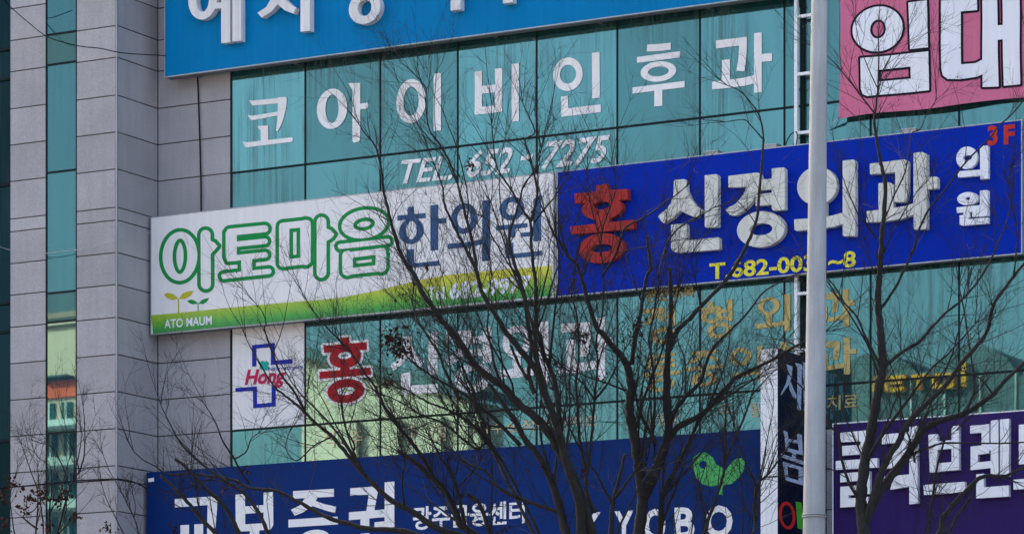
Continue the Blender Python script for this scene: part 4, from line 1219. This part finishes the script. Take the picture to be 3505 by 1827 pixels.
L([(T2, [(1300, 1420), (950, 1300), (800, 1200), (700, 1150), (600, 1080), (540, 1020), (470, 950), (400, 870), (330, 780), (250, 690), (160, 620), (80, 540)]), (T7, [(1151, 470), (1100, 430), (1030, 370), (960, 260), (900, 160), (850, 60)])], 22, 3, 0.3, False, 0.6)
L([(T7, [(1240, 550), (1160, 400), (1080, 300), (1020, 150), (970, 0)]), (B2, [(890, 1010), (860, 920), (800, 850)])], 10, 2.5, -0.2, False, 0.5)
L([(T7, [(1540, 850), (1560, 760), (1500, 640), (1480, 480), (1480, 330), (1490, 240)])], 7, 2.5)
L([(T7, [(1420, 700), (1300, 760), (1180, 860), (1110, 780), (1130, 680)])], 6, 2.5)
L([(T2, [(1250, 1500), (800, 1343), (700, 1320), (600, 1310), (480, 1305), (380, 1275), (250, 1240), (130, 1180), (60, 1140)]), (T7, [(1151, 1110), (1050, 1060), (870, 1040), (780, 990), (680, 970), (600, 960), (480, 945), (330, 950), (260, 900), (180, 860), (110, 800)])], 20, 3, 0.6, False, 0.3)
L([(T7, [(1500, 1500), (1100, 1450), (1000, 1343), (930, 1200), (840, 1080), (740, 1010), (620, 930), (520, 850), (430, 760), (370, 660), (320, 560), (290, 500)])], 17, 2.5, 0.2, False, 0.35)
L([(T7, [(1250, 1600), (800, 1450), (660, 1343), (560, 1250), (480, 1150), (400, 1060), (290, 960)])], 19, 9, 0.7, True, 0.35)
L([(T7, [(1300, 1560), (950, 1480), (810, 1343), (750, 1230), (680, 1130), (600, 1060), (520, 980), (450, 900), (385, 850)])], 18, 9, 0.1, True, 0.35)
L([(T7, [(560, 1240), (530, 1130), (525, 1070)])], 6, 3)
L([(T7, [(880, 1010), (830, 960), (760, 830), (700, 740), (660, 640), (620, 560), (570, 480)])], 9, 2.5, None, False, 0.4)
L([(T7, [(770, 850), (850, 800), (880, 720), (930, 680)])], 6, 2.5)
L([(T2, [(1800, 1240), (1720, 1190), (1550, 1130), (1380, 1060), (1270, 930), (1150, 880), (1060, 800), (980, 760)])], 14, 4, 0.6)
L([(T2, [(1560, 1560), (1340, 1420), (1300, 1343), (1260, 1220), (1220, 1130), (1150, 1080)])], 16, 11, 0.2, True, 0.8)
L([(T2, [(1140, 1320), (1110, 1160), (1080, 1040), (1030, 920), (980, 850), (940, 770)])], 14, 7, -0.2)
L([(T2, [(1080, 1040), (1180, 940), (1230, 870)])], 6, 3)
L([(T2, [(740, 1160), (720, 1000), (740, 860), (700, 740), (690, 640)])], 7, 2.5)
L([(T2, [(1310, 780), (1270, 640), (1220, 540), (1200, 420), (1150, 320), (1100, 200), (1010, 100)])], 12, 4)
L([(T2, [(1100, 460), (1050, 370), (1000, 260), (960, 150), (880, 30)]), (T1, [(830, 1290), (790, 1180), (800, 1060)])], 12, 4)
L([(T2, [(1330, 780), (1200, 640), (1050, 540), (900, 480), (760, 400), (650, 330)])], 12, 3)
L([(T2, [(1500, 760), (1300, 560), (1120, 420), (960, 330), (820, 240), (740, 160)])], 13, 4, -0.3)
L([(T2, [(1390, 880), (1200, 780), (1000, 620), (850, 560), (720, 480), (580, 420)])], 11, 3, 0.4)
L([(T4, [(930, 730), (1000, 640), (1150, 560), (1250, 460), (1370, 330), (1450, 280), (1560, 230), (1700, 150), (1850, 70), (1960, 20)])], 22, 5, -0.3)
L([(T4, [(940, 600), (1000, 500), (1080, 410), (1150, 340), (1190, 200), (1250, 100), (1330, 20)]), (T3, [(1450, 1240), (1560, 1100), (1660, 1040)])], 16, 4, 0.3)
L([(T4, [(948, 130), (970, 50)]), (T3, [(1000, 1343), (1060, 1290), (1150, 1190), (1280, 1060), (1370, 940), (1430, 830), (1480, 720), (1520, 600), (1535, 420), (1550, 250), (1560, 110)]), (NZ, [(2614, 482), (2606, 420), (2590, 380), (2560, 340), (2530, 310), (2490, 293)])], 17, 3, 0.35, False, 0.35)
L([(NZ, [(2613, 478), (2570, 430), (2545, 410), (2482, 418)])], 5, 2.5, 0, False, 0.3)
L([(T4, [(850, 760), (830, 690), (780, 610), (740, 520), (720, 430)])], 16, 6)
L([(T4, [(835, 680), (845, 500), (840, 300), (820, 150), (810, 40)]), (T3, [(850, 1200), (860, 1100), (900, 980), (920, 850)])], 10, 3)
L([(T4, [(690, 230), (720, 60)]), (T3, [(740, 1300), (760, 1200), (780, 1060), (800, 980), (820, 940), (805, 820), (800, 730)])], 14, 8, 0.1, True, 0.6)
L([(T4, [(860, 1500), (880, 1343), (890, 1200), (900, 1080), (960, 960), (1030, 830), (1090, 700), (1140, 590), (1220, 500), (1300, 430)])], 24, 6, 0.2)
L([(T4, [(560, 1600), (560, 1343), (570, 1150), (610, 980), (650, 820)])], 20, 8, 0.3, True, 0.6)
L([(T4, [(565, 1150), (480, 980), (420, 880), (380, 800)])], 10, 3)
L([(T4, [(575, 1120), (680, 980), (740, 900), (800, 780)])], 10, 3)
L([(T4, [(450, 1200), (400, 1060), (395, 950), (380, 860), (350, 700), (340, 500), (330, 350), (345, 200), (345, 20)]), (T3, [(330, 1230), (300, 1120), (310, 1000)])], 14, 4, 0.5)
L([(T4, [(400, 960), (420, 800), (440, 620), (450, 460), (470, 250), (465, 50)]), (T3, [(500, 1250), (510, 1050), (500, 880), (470, 700), (420, 500), (400, 300)])], 11, 3, -0.2)
L([(T4, [(450, 460), (380, 360), (300, 290), (180, 190), (60, 120)])], 8, 3)
L([(T4, [(455, 460), (540, 350), (600, 230), (650, 130)])], 8, 3)
L([(T4, [(660, 400), (520, 350), (380, 300), (260, 240)])], 7, 3)
L([(T4, [(1000, 1600), (1170, 1343), (1200, 1240), (1270, 1040), (1310, 880), (1310, 650), (1320, 430)])], 15, 5, -0.4)
L([(T4, [(1310, 860), (1380, 700), (1440, 560), (1480, 440), (1500, 350), (1460, 290)])], 10, 4)
L([(T4, [(1280, 1600), (1490, 1343), (1500, 1180), (1520, 1020), (1600, 940), (1700, 800), (1780, 690)])], 13, 4, 0.5)
L([(T4, [(1515, 1030), (1460, 900), (1400, 740), (1360, 600)])], 8, 3)
L([(T3, [(490, 860), (500, 700), (560, 520), (600, 380), (560, 260)])], 6, 2.5)
L([(T3, [(500, 1000), (600, 830), (650, 680), (760, 620), (880, 540), (1000, 450), (1060, 400)])], 8, 3)
L([(T3, [(870, 1000), (920, 800), (1000, 680), (1140, 600), (1240, 540)])], 8, 3)
L([(T3, [(1150, 1190), (1110, 1000), (1090, 860), (1180, 720)])], 6, 2.5)
L([(T3, [(280, 865), (250, 780), (230, 690), (215, 615)])], 8, 6, 0, True, 0.5)
t.side_limbs(2.1, 0.42)
t.grow(0.85)
for px, py, sp, n in ((1355, 1175, 26, 150), (1335, 1155, 12, 60), (1385, 1200, 12, 50), (1325, 1310, 13, 45), (1990, 1150, 16, 40), (2165, 1155, 20, 60), (2185, 1110, 12, 30), (1610, 560, 9, 16), (1455, 905, 8, 8), (1380, 1010, 10, 10), (1710, 1290, 10, 12), (842, 1606, 7, 12),
        (770, 1660, 14, 26), (1545, 1575, 8, 10), (1860, 1600, 8, 8), (1990, 1610, 12, 14), (1720, 1805, 12, 18), (1500, 1085, 7, 8), (1905, 1240, 8, 8), (2060, 1290, 10, 10)):
    t.leaves_at(px, py, sp, n)
t.finish()

t = Tree('bare_tree', 'bare tree forking low in front of the purple sign at right', 34.0, (2962, 0), (2957, 2150), 0.14, seed=5)
L = t.limb
L([(T6, [(872, 1500), (865, 1343), (855, 1200), (850, 1080), (870, 900), (910, 700), (940, 520), (970, 360), (990, 250), (985, 130), (975, 0)]), (T5, [(965, 1240), (960, 1100), (970, 1000), (980, 850), (985, 740), (995, 640), (1010, 400), (990, 300), (960, 150), (935, 0)]), (NZ, [(2993, 402), (3003, 320), (3008, 200), (3006, 130)])], 42, 3, 0.1)
L([(T6, [(868, 1260), (960, 1080), (1050, 960), (1150, 830), (1230, 700), (1280, 640), (1400, 590), (1550, 540), (1700, 440), (1800, 330), (1919, 220), (2050, 120)])], 32, 9, 0.3)
L([(T6, [(866, 1300), (960, 1000), (1030, 830), (1100, 730), (1140, 640), (1250, 510), (1400, 370), (1500, 230), (1600, 120), (1680, 0)]), (T5, [(1720, 1180), (1800, 1060), (1919, 910), (2020, 780)])], 24, 7, -0.3)
L([(T6, [(990, 260), (1100, 160), (1230, 80), (1300, 0)]), (T5, [(1400, 1240), (1500, 1160), (1590, 1060), (1680, 930), (1740, 800), (1800, 650), (1840, 500)])], 13, 3.5, 0.3)
L([(T6, [(975, 240), (910, 110), (870, 30)]), (T5, [(820, 1260), (740, 1170), (690, 1080), (620, 1000), (560, 960), (500, 930)])], 10, 3, -0.2)
L([(T6, [(840, 1130), (770, 1000), (720, 850), (700, 700), (640, 620), (580, 490), (470, 390), (380, 300)])], 12, 4, -0.3)
L([(T6, [(585, 490), (560, 330), (520, 200), (440, 120), (330, 70)])], 6, 2.5)
L([(T6, [(1100, 1560), (1280, 1343), (1310, 1160), (1340, 950), (1390, 750), (1450, 630), (1510, 550)])], 13, 4, 0.2)
L([(T6, [(1150, 1560), (1360, 1343), (1390, 1230), (1500, 1100), (1620, 980), (1700, 960), (1800, 960), (1919, 900), (2050, 830)])], 22, 7, 0.5)
L([(T6, [(1600, 1000), (1560, 1120), (1480, 1230), (1400, 1400)])], 8, 8, 0.1)
L([(T6, [(1170, 830), (1250, 790), (1400, 745), (1600, 748), (1919, 740), (2050, 720)])], 8, 4, 0.1)
L([(T5, [(970, 1220), (1060, 1090), (1130, 960), (1190, 830), (1220, 720), (1270, 600), (1330, 510), (1400, 430), (1500, 290), (1600, 180), (1700, 80), (1760, 0)]), (NZ, [(3460, 395), (3540, 300)])], 10, 4, -0.1, False, 0.6)
L([(T5, [(950, 750), (900, 680), (830, 590), (760, 430), (730, 350)])], 7, 2.5)
L([(T5, [(990, 660), (1060, 480), (1130, 330), (1160, 200), (1180, 60)]), (A5, [(1180, 960), (1230, 850), (1300, 740)])], 6, 2.5)
L([(T5, [(1850, 1010), (1870, 820), (1880, 700), (1850, 560), (1820, 400), (1830, 280)])], 6, 2.5)
L([(T5, [(1000, 840), (1050, 720), (1150, 540), (1230, 420)])], 6, 2.5)
L([(NZ, [(2998, 395), (2960, 345), (2925, 300), (2890, 255), (2855, 215), (2810, 170)])], 6, 2.5)
L([(NZ, [(3004, 330), (3020, 250), (3045, 200), (3075, 150)])], 4, 2)
L([(NZ, [(3002, 300), (2970, 230), (2945, 160), (2930, 90)])], 4, 2)
L([(T6, [(1400, 750), (1320, 600), (1310, 480), (1250, 330)])], 7, 3)
L([(T6, [(1200, 870), (1180, 760), (1120, 560), (1100, 400), (1050, 250)])], 8, 3)
L([(T6, [(1540, 540), (1590, 400), (1580, 250), (1560, 100)]), (T5, [(1520, 1200), (1490, 1060)])], 9, 3)
L([(T6, [(1720, 430), (1640, 330), (1560, 290), (1480, 260)])], 7, 3)
L([(T6, [(880, 880), (800, 700), (740, 560), (740, 420)])], 7, 3)
L([(T6, [(960, 1080), (1000, 900), (980, 720), (1040, 560), (1080, 440)])], 10, 3)
t.side_limbs(0.8, 0.45)
t.grow(0.72)
t.finish()

t = Tree('bare_tree', 'small slender bare tree with withered leaves in front of the glass strip at lower left', 38.0, (170, 0), (165, 2300), 0.09, seed=9)
L = t.limb
L([(EZ, [(470, 1500), (500, 1343), (590, 1000), (650, 850), (700, 780), (735, 640), (740, 470), (735, 330), (725, 230)])], 10, 2.5, 0.2)
L([(EZ, [(640, 870), (650, 700), (620, 560), (580, 440), (560, 350)])], 6, 2)
L([(EZ, [(640, 850), (690, 640), (710, 480), (700, 400)])], 5, 2)
L([(EZ, [(420, 1500), (440, 1343), (430, 1150), (450, 960), (440, 760), (340, 680), (290, 600)])], 8, 2, -0.2)
L([(EZ, [(300, 1500), (310, 1343), (330, 1000), (270, 800), (215, 640), (190, 570)])], 7, 2, 0.3)
L([(EZ, [(610, 930), (550, 760), (470, 600), (400, 560)])], 5, 2)
L([(EZ, [(390, 1480), (370, 1200), (350, 1050), (340, 900), (330, 760)])], 6, 2)
L([(EZ, [(200, 1500), (130, 1343), (100, 1150), (90, 1000), (130, 850)])], 6, 2, 0.2)
L([(EZ, [(330, 1300), (200, 1190), (300, 1130), (380, 1000)])], 6, 2)
L([(EZ, [(560, 1200), (580, 1080), (530, 900), (480, 780)])], 5, 2)
L([(EZ, [(440, 1150), (520, 1000), (560, 850), (600, 700)])], 5, 2)
t.grow(0.45, 0.2, 0.7)
for px, py, sp, n in ((40, 1650, 12, 30), (100, 1700, 14, 40), (150, 1685, 13, 40), (205, 1710, 14, 40), (80, 1740, 10, 20), (225, 1690, 10, 20), (262, 1768, 8, 16), (15, 1690, 16, 40), (8, 1790, 16, 30), (170, 1800, 10, 16), (35, 1840, 14, 16)):
    t.leaves_at(px, py, sp, n, 0.05)
t.finish()

t = Tree('bare_tree', 'thin bare sapling in front of the pillar corner beside the navy sign', 37.0, (520, 0), (500, 2250), 0.05, seed=13)
L = t.limb
L([(EZ, [(1240, 1500), (1210, 1343), (1170, 1200), (1100, 1060), (1030, 920), (960, 800), (900, 650)])], 6, 2, 0.1)
L([(EZ, [(1150, 1480), (1080, 1343), (1000, 1180), (930, 1040), (890, 920)])], 5, 2, -0.1)
L([(EZ, [(1170, 1200), (1180, 1100), (1160, 1000)])], 3.5, 2)
t.grow(0.6, 0.2, 0.5)
t.leaves_at(370, 1808, 12, 26, 0.045)
t.leaves_at(600, 1815, 10, 14, 0.045)
t.finish()
# ------------------------------------------------------------------ buildings across the street (seen only in the window glass)
def mirror(px, py, dist, plane=0.0):
    p = hit_y(px, py, -dist)
    return Vector((p.x, -p.y - 2 * plane, p.z))

def opp_box(name, u0, u1, y0, y1, z0, z1, mat, o, off):
    return box(name, min(u0, u1), max(u0, u1), min(y0, y1), max(y0, y1), z0, z1, M[mat], o, off)

# cream hall with a sloping roof
Q = 60.0
a, b = mirror(1035, 1215, Q), mirror(1600, 1372, Q)
o, off = facade_thing('opposite_building', 'sunlit cream building mirrored in the lower windows under the white letters', 'building', (a.x, a.y, 0))
y0 = a.y
V = [(a.x, y0, 0), (b.x, y0, 0), (b.x, y0, b.z), (a.x, y0, a.z)]
V += [(v[0], y0 - 2.5, v[2]) for v in V]
mesh_obj('wall', V, [(3, 2, 1, 0), (4, 5, 6, 7), (0, 1, 5, 4), (1, 2, 6, 5), (2, 3, 7, 6), (3, 0, 4, 7)], M['cream'], o, off=off)
V = [(a.x - 0.4, y0 + 0.5, a.z + 0.02), (b.x + 0.4, y0 + 0.5, b.z + 0.02), (b.x + 0.4, y0 + 0.5, b.z + 0.4), (a.x - 0.4, y0 + 0.5, a.z + 0.4)]
V += [(v[0], y0 - 2.9, v[2]) for v in V]
mesh_obj('roof', V, [(3, 2, 1, 0), (4, 5, 6, 7), (0, 1, 5, 4), (1, 2, 6, 5), (2, 3, 7, 6), (3, 0, 4, 7)], M['far_dark'], o, off=off)
for i in range(4):
    u = a.x + (b.x - a.x) * (i + 0.5) / 4
    opp_box('window', u - 0.7, u + 0.7, y0, y0 + 0.05, 2.0, 4.2, 'far_glass', o, off)
    opp_box('pilaster', u + 1.2, u + 1.5, y0, y0 + 0.25, 0, min(a.z, b.z) - 0.4, 'cream', o, off)

# white block with balconies and an orange band, mirrored in the narrow strip
pl = 1.07
a, b = mirror(60, 1040, 58, pl), mirror(420, 1040, 58, pl)
zz = lambda py: mirror(210, py, 58, pl).z
u0, u1 = min(a.x, b.x), max(a.x, b.x)
y0 = a.y
o, off = facade_thing('opposite_building', 'sunlit pale apartment block with orange band mirrored in the narrow glass strip', 'building', (u0, y0, 0))
opp_box('wall', u0, u1, y0, y0 - 3.5, 0, zz(1118), 'cream', o, off)
opp_box('parapet', u0 - 0.2, u1 + 0.2, y0 + 0.2, y0 - 0.2, zz(1118), zz(1100), 'cream', o, off)
opp_box('canopy', u0 + 0.8, u0 + 2.2, y0, y0 + 0.5, zz(1300), zz(1294), 'far_dark', o, off)
opp_box('colour_band', u0 + 0.05, u1 - 0.05, y0, y0 + 0.12, zz(1365), zz(1308), 'terracotta', o, off)
fl = [1370, 1480, 1620, 1765, 1905, 2050]
for i in range(5):
    zt_, zb_ = zz(fl[i]), zz(fl[i + 1])
    hgt = zt_ - zb_
    n = 6
    for k in range(n):
        c = u0 + (u1 - u0) * (k + 0.5) / n
        wv_ = (u1 - u0) / n * 0.3
        f = opp_box('window', c - wv_, c + wv_, y0, y0 + 0.06, zb_ + hgt * 0.3, zt_ - 0.12, 'far_glass', o, off)
        opp_box('pane_bar', c - 0.04, c + 0.04, y0 + 0.06, y0 + 0.1, zb_ + hgt * 0.3, zt_ - 0.12, 'far_white', f, off)
    opp_box('balcony', u0 + 0.1, u1 - 0.1, y0, y0 + 1.0, zb_ + 0.05, zb_ + hgt * 0.24, 'far_white', o, off)

# dark glass block with amber sign letters, mirrored at lower right
Q = 52.0
a, b = mirror(2835, 1275, Q), mirror(3900, 1275, Q)
u0, u1 = min(a.x, b.x), max(a.x, b.x)
y0 = a.y
o, off = facade_thing('opposite_building', 'dark curved roof building with amber letters mirrored above the purple sign', 'building', (u0, y0, 0))
zq = lambda px, py: mirror(px, py, Q)
n = 24
V, Fc = [], []
for i in range(n + 1):
    f = i / n
    u = a.x + (b.x - a.x) * f
    z = zq(2835, 1275).z - 0.6 + 1.1 * abs(math.sin(f * math.pi * 3.2)) ** 0.6
    V += [(u, y0, 0), (u, y0, z), (u, y0 - 14, z), (u, y0 - 14, 0)]
for i in range(n):
    k = i * 4
    Fc += [(k, k + 4, k + 5, k + 1), (k + 1, k + 5, k + 6, k + 2), (k + 2, k + 6, k + 7, k + 3)]
Fc += [(0, 1, 2, 3), (n * 4 + 3, n * 4 + 2, n * 4 + 1, n * 4)]
mesh_obj('shell', V, Fc, M['far_dark'], o, off=off)
for px0, px1, py0, py1 in ((3000, 3016, 1290, 1352), (3042, 3056, 1288, 1350), (3057, 3108, 1288, 1300), (3057, 3100, 1314, 1325), (3057, 3108, 1338, 1350), (3128, 3186, 1284, 1297), (3150, 3164, 1298, 1345), (3204, 3218, 1280, 1340), (3219, 3262, 1328, 1340), (3219, 3262, 1280, 1291), (3263, 3277, 1280, 1340), (3300, 3316, 1240, 1330)):
    p, r_ = zq(px0, py0), zq(px1, py1)
    opp_box('sign_stroke', p.x, r_.x, y0, y0 + 0.25, r_.z, p.z, 'far_yellow', o, off)
for i in range(9):
    u = u0 + (u1 - u0) * (i + 0.5) / 9
    opp_box('fin', u - 0.02, u + 0.02, y0, y0 + 0.06, 3.0, zq(2835, 1330).z, 'far_white', o, off)
